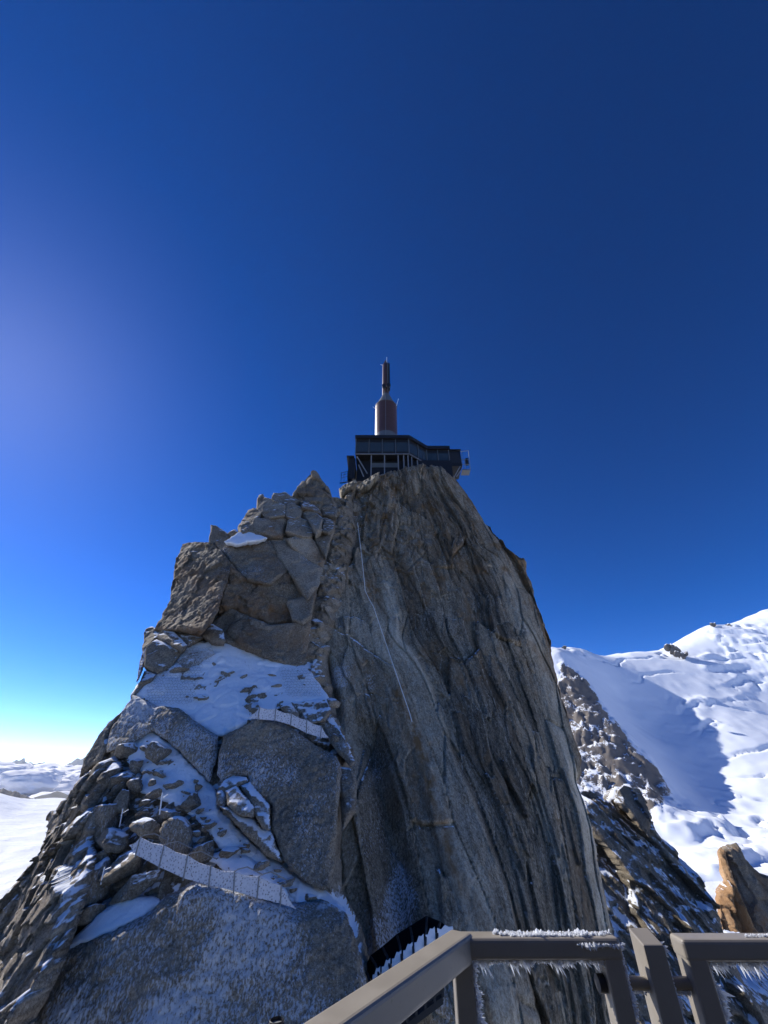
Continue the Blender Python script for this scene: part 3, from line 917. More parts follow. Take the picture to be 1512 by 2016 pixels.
def boulder(px, py, w, h, lift, seed, name='boulder', f=YL, mat='rock', frost=0.45, warm=0.15, tone=0.40, snow=-0.12, deep=0.9, rot=None, at=None, parent=peak, D=None):
    rng = np.random.default_rng(seed)
    c = at if at is not None else on(lambda x, z: f(x, z) - lift, px, py)
    dist = np.linalg.norm(c) / np.linalg.norm(ray(px, py)) / F0
    n = rng.normal(size=(9, 3)); n /= np.linalg.norm(n, axis=1)[:, None]
    off = rng.uniform(0.42, 1.0, 9)
    S_, F_ = (ICO2, ICOF2) if w < 30 and D is None and at is None else (ICO, ICOF)
    k = S_ @ n.T
    r = np.min(np.where(k > 0.15, off[None] / np.maximum(k, 0.15), 9), axis=1)
    r = np.minimum(r, 1.35)
    p = S_ * r[:, None]
    p = p / np.abs(p).max(0)
    s3 = seed * 7.7
    p = p * (1 + 0.16 * fbm(p[:, 0] * 2.4 + s3, p[:, 1] * 1.6, p[:, 2] * 1.6, 4, seed, 0.6)[:, None] + 0.06 * fbm(p[:, 0] * 7 + s3, p[:, 1] * 8, p[:, 2] * 8, 3, seed)[:, None])
    a = rng.uniform(-0.5, 0.5) if rot is None else rot
    q = p * np.array([w / 2 * rng.uniform(0.8, 1.15), min(w, h * 1.3) * deep / 2, h / 2 * rng.uniform(0.75, 1.15)]) * dist
    q = np.stack([q[:, 0] * math.cos(a) - q[:, 2] * math.sin(a), q[:, 1], q[:, 0] * math.sin(a) + q[:, 2] * math.cos(a)], -1)
    A = {'tone': np.full(len(q), tone + rng.uniform(-0.07, 0.07)), 'warm': np.full(len(q), warm), 'vein': np.zeros(len(q)), 'frost': np.full(len(q), frost), 'snow': np.full(len(q), snow)}
    me = mesh_np(name, q + np.asarray(c), None, F_, A)
    return put(name, me, M[mat], parent)


BL = [(246, 1479, 52, 30, .5), (305, 1484, 62, 46, .5), (346, 1541, 46, 22, .35), (317, 1524, 30, 15, .3), (270, 1508, 28, 26, .4), (295, 1519, 16, 13, .3), (236, 1532, 100, 46, .6),
      (210, 1568, 50, 30, .6), (267, 1549, 36, 34, .5), (241, 1584, 38, 48, .6), (378, 1582, 48, 34, .3), (203, 1622, 52, 66, .7), (165, 1662, 46, 36, .9), (219, 1662, 72, 44, .7),
      (359, 1646, 92, 70, .7), (295, 1634, 74, 44, .5), (454, 1677, 46, 26, .3), (172, 1748, 80, 88, .7), (262, 1748, 112, 46, .8), (178, 1804, 52, 42, .6), (254, 1706, 104, 50, .7),
      (404, 1676, 50, 44, .5), (330, 1600, 70, 30, .3), (190, 1700, 60, 40, .7), (150, 1700, 40, 46, .8), (230, 1555, 30, 22, .5), (415, 1622, 30, 18, .2), (440, 1640, 24, 14, .2),
      (480, 1668, 30, 14, .2), (300, 1566, 40, 16, .2), (355, 1322, 36, 20, -.1), (445, 1328, 22, 9, -.1), (480, 1332, 24, 10, -.1), (535, 1330, 22, 10, -.1), (420, 1308, 16, 8, -.1), (545, 1352, 26, 12, -.1),
      (222, 1500, 30, 22, .5), (510, 1706, 40, 18, .2), (560, 1740, 40, 16, .2),
      (610, 1766, 36, 14, .2), (498, 1420, 10, 7, .2), (655, 1385, 28, 26, .5), (660, 1452, 26, 34, .6), (280, 1600, 30, 18, .3), (352, 1700, 60, 30, .1), (215, 1725, 40, 26, .6), (330, 1500, 16, 8, .1),
      (366, 1560, 20, 8, .1), (390, 1555, 14, 8, .1)]
for i, (x_, y_, w_, h_, l_) in enumerate(BL):
    boulder(x_, y_, w_, h_, l_ * 0.75, 200 + i, snow=(0.12 if i in (0, 12, 2, 30) else -0.04), frost=0.5 + 0.3 * ((i * 37) % 10) / 10, tone=0.44)

rs = np.random.default_rng(12)
for i in range(330):                             # loose stones lying in the snow
    x_, y_ = rs.uniform(160, 640), rs.uniform(1455, 1800)
    if abs(y_ - (1470 + (x_ - 200) * 0.72)) > 110 - 0.05 * x_: continue
    w_ = 4 + 20 * rs.random() ** 2.5
    if not inside(np.array([x_ - 40.0]), np.array([y_ - 10.0]), np.array(LEFT, float))[0]: continue
    boulder(x_, y_, w_, w_ * rs.uniform(0.45, 0.8), 0.25 + 0.35 * (x_ < 300), 400 + i, 'stone', snow=rs.uniform(-0.2, 0.1), frost=0.5, tone=0.4)

# ------------------------------------------------------------------ the ridge and spire to the right
YR = surf([(1170, 1560, 105), (1240, 1550, 112), (1300, 1640, 105), (1400, 1770, 98), (1460, 1850, 95), (1200, 1700, 92), (1300, 1800, 87), (1250, 1900, 82), (1400, 1950, 80),
           (1500, 1900, 90), (1400, 2100, 72), (1200, 2100, 75), (1560, 2100, 82)])


def ridge_disp(x, y, z, d):
    s = x * 0.86 + z * 0.5
    t = -x * 0.5 + z * 0.86
    wob = fbm(x / 7, z / 7, 0, 4, 131)
    b1, e1, r1 = blocky(s / 5 + 0.6 * wob, t / 13, 132, 1.0)
    b2, e2, r2 = blocky(s / 1.9 + 0.6 * wob, t / 5, 133, 1.0)
    b3, e3, r3 = blocky(s / 0.8 + 0.6 * wob, t / 1.8, 134, 1.0)
    dd = 2.0 * b1 + 0.9 * b2 + 0.35 * b3 + 0.5 * fbm(x / 2, z / 2, 0, 4, 135)
    return dd * sstep(0, 1.5, d), dict(tone=0.28 + 0.16 * r1 + 0.1 * r2, warm=0.04 + 0.06 * r1, frost=0.6 * sstep(0, 0.5, r2), snow=-0.06 + 0.12 * r2, vein=sstep(0.08, 0, e2) * 0.4)


RIDGE = [(1130, 1570), (1165, 1550), (1180, 1563), (1205, 1577), (1215, 1556), (1225, 1548), (1262, 1555), (1275, 1585), (1286, 1612), (1300, 1620), (1306, 1648), (1330, 1665), (1345, 1702), (1360, 1697), (1382, 1732), (1406, 1772), (1414, 1790),
         (1436, 1832), (1452, 1890), (1490, 1950), (1640, 1990), (1640, 2150), (1180, 2150), (1130, 1800)]
ridge = piece('rock_ridge', RIDGE, YR, M['rock'], None, bevel=2.5, bdepth=3.0, step=0.26, thick=30, disp=ridge_disp, gap=4, jit=4, seed=23)
kind(ridge, 'structure')
piece('rock_block', [(1216, 1580), (1219, 1556), (1228, 1547), (1262, 1554), (1275, 1585), (1287, 1612), (1284, 1650), (1262, 1630), (1238, 1600)], YR, M['rock'], ridge, lift=2.5, bevel=1.2, bdepth=1.6, step=0.2, thick=8, seed=24, gap=4,
      disp=slab_disp(amp=0.5, sc=4, tone=0.3, frost=0.1, warm=0.3, blk=0.5, bs=(4, 5), seed=140))
YS = surf([(1416, 1670, 150), (1460, 1665, 150), (1510, 1725, 148), (1440, 1760, 146), (1512, 1850, 142), (1560, 1800, 146), (1480, 1950, 140), (1600, 2100, 138), (1400, 2100, 138)])
spire = piece('rock_spire', [(1430, 1680), (1424, 1670), (1430, 1671), (1437, 1664), (1444, 1668), (1454, 1661), (1463, 1671), (1473, 1692), (1502, 1722), (1535, 1730), (1575, 1800), (1610, 1900), (1640, 2150), (1480, 2150), (1500, 1880), (1480, 1820), (1454, 1745)], YS,
              M['rock'], None, bevel=1.1, bdepth=1.6, step=0.2, thick=16, seed=25, gap=4, jit=2.5, disp=slab_disp(amp=0.5, sc=3, tone=0.32, frost=0.0, warm=0.8, blk=0.7, bs=(3, 9), seed=141, snow=-0.3))
kind(spire, 'structure')
M['outcrop'] = make_rock('granite_outcrop', (0.05, 0.048, 0.046), (0.14, 0.13, 0.12), (0.28, 0.26, 0.24), (0.2, 0.13, 0.08), k=0.1, snow_lo=0.5, snow_hi=0.62)
M['sunrock'] = make_rock('granite_sunlit_orange', (0.12, 0.07, 0.04), (0.34, 0.20, 0.10), (0.55, 0.38, 0.22), (0.52, 0.27, 0.10), k=0.8, snow_lo=0.80, snow_hi=0.9, stretch=(1, 1, 0.3))  # warm tint of sunlit rock put into the colour of the spire's left faces
piece('rock_face', [(1415, 1676), (1420, 1668), (1430, 1676), (1436, 1700), (1452, 1742), (1476, 1800), (1500, 1850), (1530, 1930), (1480, 1960), (1462, 1880), (1446, 1800), (1430, 1730)], YS, M['sunrock'], spire, lift=1.0, tilt=(-1.1, 0), bevel=0.8,
      step=0.2, thick=6, seed=26, gap=4, jit=1.5, disp=slab_disp(amp=0.5, sc=2, tone=0.55, frost=0.0, warm=0.7, blk=0.5, bs=(1.2, 9), seed=142, snow=-0.3))
piece('rock_block', [(1424, 1752), (1438, 1735), (1452, 1800), (1470, 1850), (1478, 1900), (1440, 1900), (1424, 1830), (1418, 1780)], YS, M['sunrock'], spire, lift=2.0, tilt=(-0.6, 0), bevel=1.0,
      step=0.22, thick=8, seed=27, gap=4, jit=3, disp=slab_disp(amp=0.8, sc=2, tone=0.45, frost=0.0, warm=0.6, blk=1.0, bs=(1.5, 3), seed=143, snow=0.0))

# ------------------------------------------------------------------ snow mountain behind, right
M['mountain'] = make_rock('mountain_snow_rock', (0.05, 0.048, 0.046), (0.15, 0.14, 0.13), (0.30, 0.275, 0.25), (0.26, 0.18, 0.12), k=0.15, snow_lo=0.55, snow_hi=0.62, bump=0.5)
MP = [(1040, 1300, 2500), (1100, 1272, 2500), (1150, 1277, 2750), (1250, 1283, 3050), (1310, 1286, 3150), (1360, 1272, 3250), (1395, 1229, 3450), (1450, 1230, 3600), (1475, 1212, 3900), (1512, 1206, 4050), (1620, 1190, 4200), (1750, 1200, 4200),
      (1400, 1340, 2950), (1500, 1340, 3150), (1350, 1400, 2650), (1450, 1440, 2500), (1500, 1540, 2150), (1420, 1520, 2250), (1420, 1600, 1900), (1320, 1640, 1620), (1450, 1700, 1480), (1512, 1780, 1280), (1350, 1720, 1380), (1420, 1850, 1080),
      (1620, 1600, 2100), (1700, 1800, 1250), (1600, 1400, 3000), (1750, 1500, 2700),
      (1150, 1335, 2330), (1200, 1420, 2080), (1250, 1480, 1930), (1308, 1550, 1770), (1290, 1590, 1660), (1130, 1400, 2080), (1180, 1500, 1850), (1220, 1570, 1700), (1250, 1650, 1560), (1100, 1500, 1850),
      (1230, 1390, 2560), (1280, 1450, 2400), (1320, 1500, 2200), (1350, 1545, 2060), (1330, 1600, 1800), (1180, 1320, 2620), (1380, 1480, 2350), (1000, 1500, 2000), (900, 1500, 2300), (1250, 1900, 900), (1500, 2000, 800), (1000, 1800, 1200)]
mp = np.array(MP, float)
m3 = PD(mp[:, 0], mp[:, 1], mp[:, 2])
back = PD(np.array([1000, 1100, 1200, 1300, 1400, 1500, 1650, 1800]), np.full(8, 1400.0), np.array([3600, 3700, 4100, 4300, 4700, 5200, 5400, 5400.]))
m3 = np.concatenate([m3, back])
MZ = RBF(m3[:, :2], m3[:, 2])
azm = R(33)
r_ = np.arange(750, 5200, 8.0); t_ = np.arange(-1300, 1500, 8.0)
RR, TT = np.meshgrid(r_, t_, indexing='ij')
mx = RR * math.sin(azm) + TT * math.cos(azm)
my = RR * math.cos(azm) - TT * math.sin(azm)
mz = MZ(mx, my)
rib = PD(*np.array([(1098, 1290, 2480), (1120, 1310, 2430), (1168, 1338, 2380), (1232, 1422, 2160), (1288, 1486, 2010), (1345, 1556, 1820), (1325, 1612, 1660), (1240, 1640, 1560), (1180, 1600, 1640), (1090, 1560, 1700), (1060, 1400, 2100)], float).T)[:, :2]
rin = inside(mx, my, rib)
rd, _, _ = nearest(mx.ravel(), my.ravel(), rib)
rd = np.where(rin, rd.reshape(mx.shape), -rd.reshape(mx.shape))
rm = sstep(-25, 60, rd + 30 * fbm(mx / 60, my / 60, 0, 4, 151))
wv = fbm(mx / 500, my / 500, 0, 5, 152, 0.55)
coul = PD(*np.array([(1120, 1285, 2600), (1300, 1380, 2720), (1405, 1490, 2350), (1420, 1540, 2150), (1330, 1620, 1750), (1308, 1552, 1770), (1200, 1420, 2080), (1150, 1335, 2330)], float).T)[:, :2]
ck = inside(mx, my, coul)
cd_, _, _ = nearest(mx.ravel(), my.ravel(), coul)
cm = sstep(-120, 40, np.where(ck, 1, -1) * cd_.reshape(mx.shape))
h_ = mz + 55 * wv
fr_ = (h_ / 75 + 1.7 * fbm(mx / 480, my / 480, 2, 5, 153, 0.55)); fr_ = fr_ - np.floor(fr_)
msk = sstep(-0.02, 0.3, fbm(mx / 350, my / 350, 5, 3, 154)) * (1 - rm) * (1 - 0.9 * cm)
bk_, be_, _ = blocky(mx / 38 + 0.6 * fbm(mx / 60, my / 60, 1, 3, 160), my / 38, 161, 0.9)
mz2 = mz + 26 * wv + 26 * (sstep(0.0, 0.16, fr_) - fr_) * msk + 8 * fbm(mx / 55, my / 55, 0, 4, 155, 0.6) * (0.2 + msk) + 9 * bk_ * msk * sstep(0.3, 0.05, fr_)
cr = np.abs(fbm(mx / 140, my / 140, 9, 3, 156)); mz2 -= 16 * sstep(0.06, 0.0, cr) * msk
f2_ = h_ / 120 + 1.3 * fbm(mx / 420, my / 420, 8, 4, 164); f2_ = np.abs(f2_ - np.floor(f2_) - 0.5)
mz2 -= 13 * sstep(0.07, 0.02, f2_) * (1 - rm) * (1 - cm) * sstep(-0.05, 0.15, fbm(mx / 200, my / 200, 4, 3, 165))
mz2 += rm * (26 * np.abs(fbm(RR / 150, TT / 42, 3, 5, 157, 0.65)) + 9 * blocky(RR / 40, TT / 22, 162, 1.0)[0] + 5 * blocky(RR / 19, TT / 12, 163, 1.0)[0])
ni, nj = mx.shape
ix = np.arange(ni * nj).reshape(ni, nj)
q_ = np.stack([ix[:-1, :-1], ix[1:, :-1], ix[1:, 1:], ix[:-1, 1:]], -1).reshape(-1, 4)
n_ = ni * nj
snowv = np.where(rm.ravel() > 0, 1.0 - 1.30 * rm.ravel() * (1.0 + 0.22 * fbm(mx / 45, my / 45, mz2 / 60, 5, 159, 0.65).ravel()), 1.0)
mt = put('snow_mountain', mesh_np('snow_mountain', np.stack([mx.ravel(), my.ravel(), mz2.ravel()], -1), q_, None,
         {'tone': 0.45 + 0.15 * wv.ravel(), 'warm': 0.4 * rm.ravel(), 'vein': np.zeros(n_), 'frost': np.zeros(n_), 'snow': snowv}), M['mountain'], None, True)
kind(mt, 'structure')
for i, (x_, y_, w_, h_2, D_) in enumerate([(1330, 1277, 36, 30, 3100), (1342, 1284, 26, 18, 3080), (1436, 1236, 26, 18, 3520), (1450, 1240, 20, 14, 3520), (1480, 1240, 20, 10, 3700), (1507, 1244, 24, 26, 3650), (1402, 1229, 12, 10, 3430), (1112, 1274, 14, 10, 2490)]):
    ro = np.random.default_rng(900 + i)
    for j in range(5):
        xx, yy = x_ + ro.uniform(-0.36, 0.36) * w_, y_ + ro.uniform(-0.1, 0.36) * h_2
        boulder(xx, yy, w_ * ro.uniform(0.35, 0.6), h_2 * ro.uniform(0.5, 0.9), 0, 300 + i * 7 + j, 'rock_outcrop', mat='outcrop', at=PD(xx, yy, D_), parent=mt, rot=ro.uniform(-1.2, 1.2), snow=-0.1, warm=0.1, tone=0.3, frost=0.0)

# ------------------------------------------------------------------ glacier, far ridges, clouds, left
M['snow_far'] = make_snow('glacier_snow', 0.004, 0.5, 0.12, (0.66, 0.69, 0.74))


def grid_mesh(name, X, Y, Z, mat, smooth=True, attrs=None):
    ni, nj = X.shape
    ix = np.arange(ni * nj).reshape(ni, nj)
    q = np.stack([ix[:-1, :-1], ix[1:, :-1], ix[1:, 1:], ix[:-1, 1:]], -1).reshape(-1, 4)
    return put(name, mesh_np(name, np.stack([X.ravel(), Y.ravel(), Z.ravel()], -1), q, None, attrs), mat, None, smooth)


def polar(a0, a1, na, d0, d1, nd, power=1.0):
    a = np.radians(np.linspace(a0, a1, na)); d = d0 + (d1 - d0) * np.linspace(0, 1, nd) ** power
    A, D = np.meshgrid(a, d, indexing='ij')
    return A, D, D * np.sin(A), D * np.cos(A)


A_, D_, gx, gy = polar(-140, 140, 760, 120, 6200, 220, 1.6)  # snow carried on out of view at the sides to bounce light onto the rock
gz = -215 + 62 * fbm(gx / 700, gy / 1100, 0, 5, 161) + 5.0 * fbm(gx / 120, gy / 260, 0, 4, 162) - 60 * sstep(1500, 200, D_)
# a snow shoulder and its rock crest
sh = np.exp(-((np.degrees(A_) + 39.5) / 2.6) ** 2) * np.exp(-((D_ - 4700) / 700) ** 2)
gz += 120 * sh
gz += 260 * sstep(-60, -75, np.degrees(A_)) * sstep(900, 4000, D_)
kind(grid_mesh('glacier', gx, gy, gz, M['snow_far']), 'structure')

M['ridge_far'] = simple('far_rock_dark', (0.10, 0.10, 0.105), 0.9, 0, 0.2, 0.02, 0.4, 0.03, 0.8, 20)
M['range_far'] = simple('far_range_haze_tint', (0.07, 0.085, 0.11), 0.95, 0, 0.1, 0.0008, 0.3)  # blue of the distant air put into the rock colour


def crest(name, a0, a1, na, D0, half, hfun, base, mat, nd=14, seed=1):
    a = np.linspace(a0, a1, na)
    w = np.linspace(-1, 1, nd)
    A, Wd = np.meshgrid(a, w, indexing='ij')
    D = D0 + Wd * half
    top = hfun(A)
    Z = base + (top - base) * (1 - np.abs(Wd) ** 0.9) + (top - base) * 0.05 * fbm(A * 3, Wd * 3, 0, 3, seed) * (1 - np.abs(Wd))
    return grid_mesh(name, D * np.sin(np.radians(A)), D * np.cos(np.radians(A)), Z, mat, False)


def low_ridge(A):                               # picture heights of the crest turned into metres at its distance
    az = [-70, -45, -40, -38.5, -37.3, -36, -35, -34, -25]
    pyv = [1490, 1515, 1536, 1545, 1553, 1566, 1575, 1580, 1582]
    y = np.interp(A, az, pyv) - 5 * fbm(A * 4, 0 * A, 0, 5, 171, 0.7)
    x = 756 + 780 * np.tan(np.radians(A)) * 1.22
    d = ray(x, y)
    return 5600 * d[..., 2] / np.hypot(d[..., 0], d[..., 1])


kind(crest('far_rock_ridge', -70, -20, 500, 5600, 500, low_ridge, -330, M['ridge_far'], 12, 172), 'structure')


def range_h(A):
    return 860 + 380 * fbm(A / 3.2, 0 * A, 0, 3, 181) + 330 * fbm(A * 0.9, 0 * A, 3, 4, 182, 0.42)


kind(crest('mountain_range', -85, 85, 1600, 33000, 5000, range_h, -2500, M['range_far'], 12, 183), 'structure')

t = NT('cloud')
dif = t.n('ShaderNodeBsdfDiffuse'); trn = t.n('ShaderNodeBsdfTranslucent'); mx_ = t.n('ShaderNodeMixShader')
for s in (dif, trn): s.inputs[0].default_value = (0.97, 0.97, 0.98, 1)
mx_.inputs[0].default_value = 0.12
t.link(dif.outputs[0], mx_.inputs[1]); t.link(trn.outputs[0], mx_.inputs[2]); t.link(mx_.outputs[0], t.out.inputs[0])
M['cloud'] = t.m
A_, D_, cx, cy = polar(-180, 180, 1500, 7200, 29000, 200, 1.3)
bil = lambda s, sd: 1 - np.abs(fbm(cx / s, cy / s, 0, 5, sd, 0.55)) * 2
cz = -470 + 420 * bil(3000, 191) * (0.4 + 0.6 * sstep(-0.3, 0.4, fbm(cx / 9000, cy / 9000, 0, 2, 193))) + 110 * bil(900, 192) + 150 * sstep(14000, 27000, D_)
kind(grid_mesh('cloud_sea', cx, cy, cz, M['cloud']), 'stuff')
def cloud_bank():
    rng = np.random.default_rng(77)
    vs, fs, n = [], [], 0
    for i in range(150):
        az = R(rng.uniform(-43, -24)); D = rng.uniform(8500, 17000)
        r = rng.uniform(170, 520) * D / 12000
        z = -0.024 * D + rng.uniform(-130, 120) + (D - 8500) * 0.014
        c = np.array([D * math.sin(az), D * math.cos(az), z])
        p = ICO
        k = 1 + 0.42 * fbm(p[:, 0] * 1.9 + i, p[:, 1] * 1.7, p[:, 2] * 1.7, 4, i, 0.6) + 0.26 * np.abs(fbm(p[:, 0] * 5 + i, p[:, 1] * 5, p[:, 2] * 5, 3, i + 3))
        vs.append(c + p * k[:, None] * r * np.array([1.5, 1.5, 0.62])); fs.append(ICOF + n); n += len(ICO)
    o = put('cloud_bank', mesh_np('cloud_bank', np.concatenate(vs), None, np.concatenate(fs)), M['cloud'], None, True)
    kind(o, 'stuff')


cloud_bank()
M['valley'] = simple('valley_forest', (0.05, 0.07, 0.055), 0.95, 0, 0.1, 0.0004, 0.5)
gm = MB(); gm.add([(-45000, -45000, -2700), (45000, -45000, -2700), (45000, 45000, -2700), (-45000, 45000, -2700)], [(0, 1, 2, 3)])
kind(gm.build('ground', M['valley']), 'structure')

# ------------------------------------------------------------------ summit station
st = empty('summit_station', (6, 78, 62))
tag(st, 'dark glazed building on stilts on top of the rock peak', 'building')


def part(mb, name, mat, root, **k):
    o = mb.build(name, M[mat] if isinstance(mat, str) else mat, None, **k)
    o.parent = root
    o.matrix_parent_inverse = root.matrix_world.inverted() if root.type != 'EMPTY' else __import__('mathutils').Matrix.Translation(-Vector(root.location))
    return o


XL, XR, FY, ZF, ZW0, ZW1, ZT = -7.05, 6.2, 74.0, 65.6, 66.3, 69.7, 71.6
BX, BY = 11.1, 78.0
CX = 16.9
EX = 20.0


def offset(a, b, d):                             # outward normal of a facade edge, towards the camera
    v = Vector((b[0] - a[0], b[1] - a[1], 0)).normalized()
    return Vector((v.y, -v.x, 0)) * d


FAC = [((XL, FY), (XR, FY), 4), ((XR, FY), (BX, BY), 2), ((BX, BY), (CX, BY), 2)]
body = [(XL, FY), (XR, FY), (BX, BY), (CX, BY), (CX, 88), (XL, 88)]
part(MB().prism([(x, y, ZF) for x, y in body], (0, 0, ZW0 - ZF - 0.0)), 'floor_band', 'wall', st)
part(MB().prism([(x + 0.0, y + 0.25, ZW0 + 0.01) for x, y in body], (0, 0, ZW1 - ZW0 - 0.02)), 'core_wall', 'wall', st)
roof = [(XL - 0.25, FY - 0.6), (XR + 0.2, FY - 0.6), (BX + 0.3, BY - 0.6), (CX + 0.3, BY - 0.6), (CX + 0.3, 88), (XL - 0.25, 88)]
rf = part(MB().prism([(x, y, ZW1) for x, y in body], (0, 0, 0.9)), 'fascia', 'wall', st)
part(MB().prism([(x, y, ZW1 + 0.9) for x, y in roof], (0, 0, 1.0)), 'roof', 'wall', st)
for (a, b, n) in FAC:
    A3, B3 = Vector((*a, 0)), Vector((*b, 0))
    o_ = offset(a, b, 0.06)
    L = (B3 - A3).length
    for i in range(n):
        p0 = A3.lerp(B3, (i + 0.04) / n); p1 = A3.lerp(B3, (i + 0.96) / n)
        win = MB()
        for (u0, u1, z0, z1) in ((p0, p1, ZW0 + 0.05, ZW0 + 0.17), (p0, p1, ZW1 - 0.17, ZW1 - 0.05), (p0, p0.lerp(p1, 0.04), ZW0 + 0.17, ZW1 - 0.17), (p1.lerp(p0, 0.04), p1, ZW0 + 0.17, ZW1 - 0.17), (p0.lerp(p1, .49), p0.lerp(p1, .51), ZW0 + 0.17, ZW1 - 0.17)):
            win.prism([u0 + Vector((0, 0, z0)), u1 + Vector((0, 0, z0)), u1 + o_ + Vector((0, 0, z0)), u0 + o_ + Vector((0, 0, z0))], (0, 0, z1 - z0))
        w_o = part(win, 'window', 'steel', st)
        g0 = p0.lerp(p1, 0.04) + o_ * 0.3; g1 = p1.lerp(p0, 0.04) + o_ * 0.3
        pane = MB().prism([g0 + Vector((0, 0, ZW0 + 0.17)), g1 + Vector((0, 0, ZW0 + 0.17)), g1 + o_ * 0.3 + Vector((0, 0, ZW0 + 0.17)), g0 + o_ * 0.3 + Vector((0, 0, ZW0 + 0.17))], (0, 0, ZW1 - ZW0 - 0.34))
        po = pane.build('pane', M['glass']); po.parent = w_o
    for i in range(n + 1):
        c = A3.lerp(B3, i / n) + o_ * 1.5
        part(MB().box((c.x - 0.09, c.y - 0.12, ZF - 0.1), (c.x + 0.09, c.y + 0.06, ZT - 0.95)), 'mullion', 'tower_grey', st)
    part(MB().beam(A3 + o_ * 2.5 + Vector((0, 0, ZF - 0.05)), B3 + o_ * 2.5 + Vector((0, 0, ZF - 0.05)), 0.3, 0.22), 'edge_beam', 'galv', st)
part(MB().box((CX + 0.02, 78.4, ZF), (EX, 84, ZT - 0.9)), 'end_room', 'wall', st)
part(MB().box((CX - 0.1, 78.0, ZT - 0.9), (EX + 0.15, 84.3, ZT - 0.6)), 'roof', 'wall', st)
part(MB().box((CX + 0.4, 78.33, ZF + 0.8), (EX - 0.4, 78.39, ZT - 1.6)), 'door', 'steel', st)
part(MB().box((XL + 0.3, 76.2, 59), (CX, 87.5, ZF - 0.02)), 'lower_wall', 'wall', st)
part(MB().box((-3.0, 76.05, 63.2), (3.5, 76.18, 64.6)), 'louvre', 'tower_grey', st)
part(MB().prism([(-8.7, 74.6, 58.5), (XL - 0.02, 74.6, 58.5), (XL - 0.02, 80, 58.5), (-8.7, 80, 58.5)], (0, 0, 6.4)), 'annex', 'wall', st)
part(MB().prism([(-9.2, 74.2, 64.95), (XL - 0.3, 74.2, 64.95), (XL - 0.3, 80, 64.95), (-9.2, 80, 64.95)], (0, 0, 0.45)), 'annex_roof', 'wall', st)
for px_, y1 in ((731, 932), (757, 928), (784, 926), (795, 924), (803.5, 924), (811, 925), (823, 918)):
    xx = float(P(px_, 905, 74.2)[0])
    yy = FY + 0.25 if xx < XR else FY + 0.25 + (xx - XR) * (BY - FY) / (BX - XR)
    part(MB().box((xx - 0.14, yy - 0.14, 58.0), (xx + 0.14, yy + 0.14, ZF - 0.16)), 'stilt', 'galv', st)
for a, b in (((703, 899), (723, 932)), ((706, 915), (716, 938)), ((884, 917), (893, 941)), ((906, 918), (893, 941)), ((907, 926), (899, 938))):
    Y_ = 74.3 if a[0] < 800 else 78.6
    part(MB().beam(V(*a, Y_), V(*b, Y_ + 0.2), 0.22, 0.22), 'brace', 'galv', st)
# open lookout cage at the right end
for i, (a, b) in enumerate([((907, 889), (922, 887)), ((907, 905), (924, 905)), ((907, 914), (925, 914)), ((909, 925), (926, 923)), ((922, 887), (926, 923)), ((909, 889), (910, 925)), ((915, 905), (916, 925))]):
    part(MB().beam(V(*a, 79), V(*b, 79), 0.12, 0.12), 'cage_bar', 'galv', st)
    part(MB().beam(V(*a, 81), V(*b, 81), 0.12, 0.12), 'cage_bar', 'galv', st)
zc_ = float(V(909, 925, 79).z)
part(MB().box((20.02, 78.9, zc_ - 0.15), (float(V(926, 924, 79).x), 81.1, zc_ - 0.02)), 'cage_floor', 'galv', st)
part(MB().box((21.4, 79.3, 67.0), (22.1, 80, 69.0)), 'cage_panel', 'steel', st)
# railing on the left shoulder
rl = empty('terrace_railing', tuple(V(680, 940, 73.5)))
tag(rl, 'small dark railing on the rock shoulder left of the summit building', 'railing')
for px_ in (671.5, 677, 684, 691):
    part(MB().beam(V(px_, 948, 73.5), V(px_ + 0.5, 931 - (px_ - 671) * 0.25, 73.5), 0.09, 0.09), 'post', 'steel', rl)
for dy in (0, 5, 10):
    part(MB().beam(V(671, 931 + dy, 73.5), V(692, 926 + dy, 73.5), 0.07, 0.07), 'rail', 'steel', rl)
part(MB().prism([V(669, 950, 73.0), V(694, 946, 73.0), V(694, 946, 76), V(669, 950, 76)], (0, 0, -0.35)), 'deck', 'steel', rl)
rn = np.random.default_rng(5)
# roof instruments
an = empty('roof_antenna', (14.9, 79.5, ZT - 0.1))
tag(an, 'small white frosted weather antenna on the right roof of the summit building', 'antenna')
part(MB().tube([(14.9, 79.5, ZT), (14.9, 79.5, ZT + 1.5)], 0.05, 6), 'mast', 'white', an)
part(MB().tube([(14.2, 79.5, ZT + 0.75), (15.9, 79.5, ZT + 0.8)], 0.05, 6), 'arm', 'white', an)
part(MB().lathe((15.7, 79.5, ZT + 0.8), [(0.05, 0), (0.24, 0.1), (0.2, 0.35), (0.03, 0.4)], 10), 'sensor', 'white', an)
part(MB().lathe((14.3, 79.5, ZT), [(0.12, 0), (0.2, 0.3), (0.16, 0.6), (0.05, 0.65)], 10), 'sensor', 'white', an)

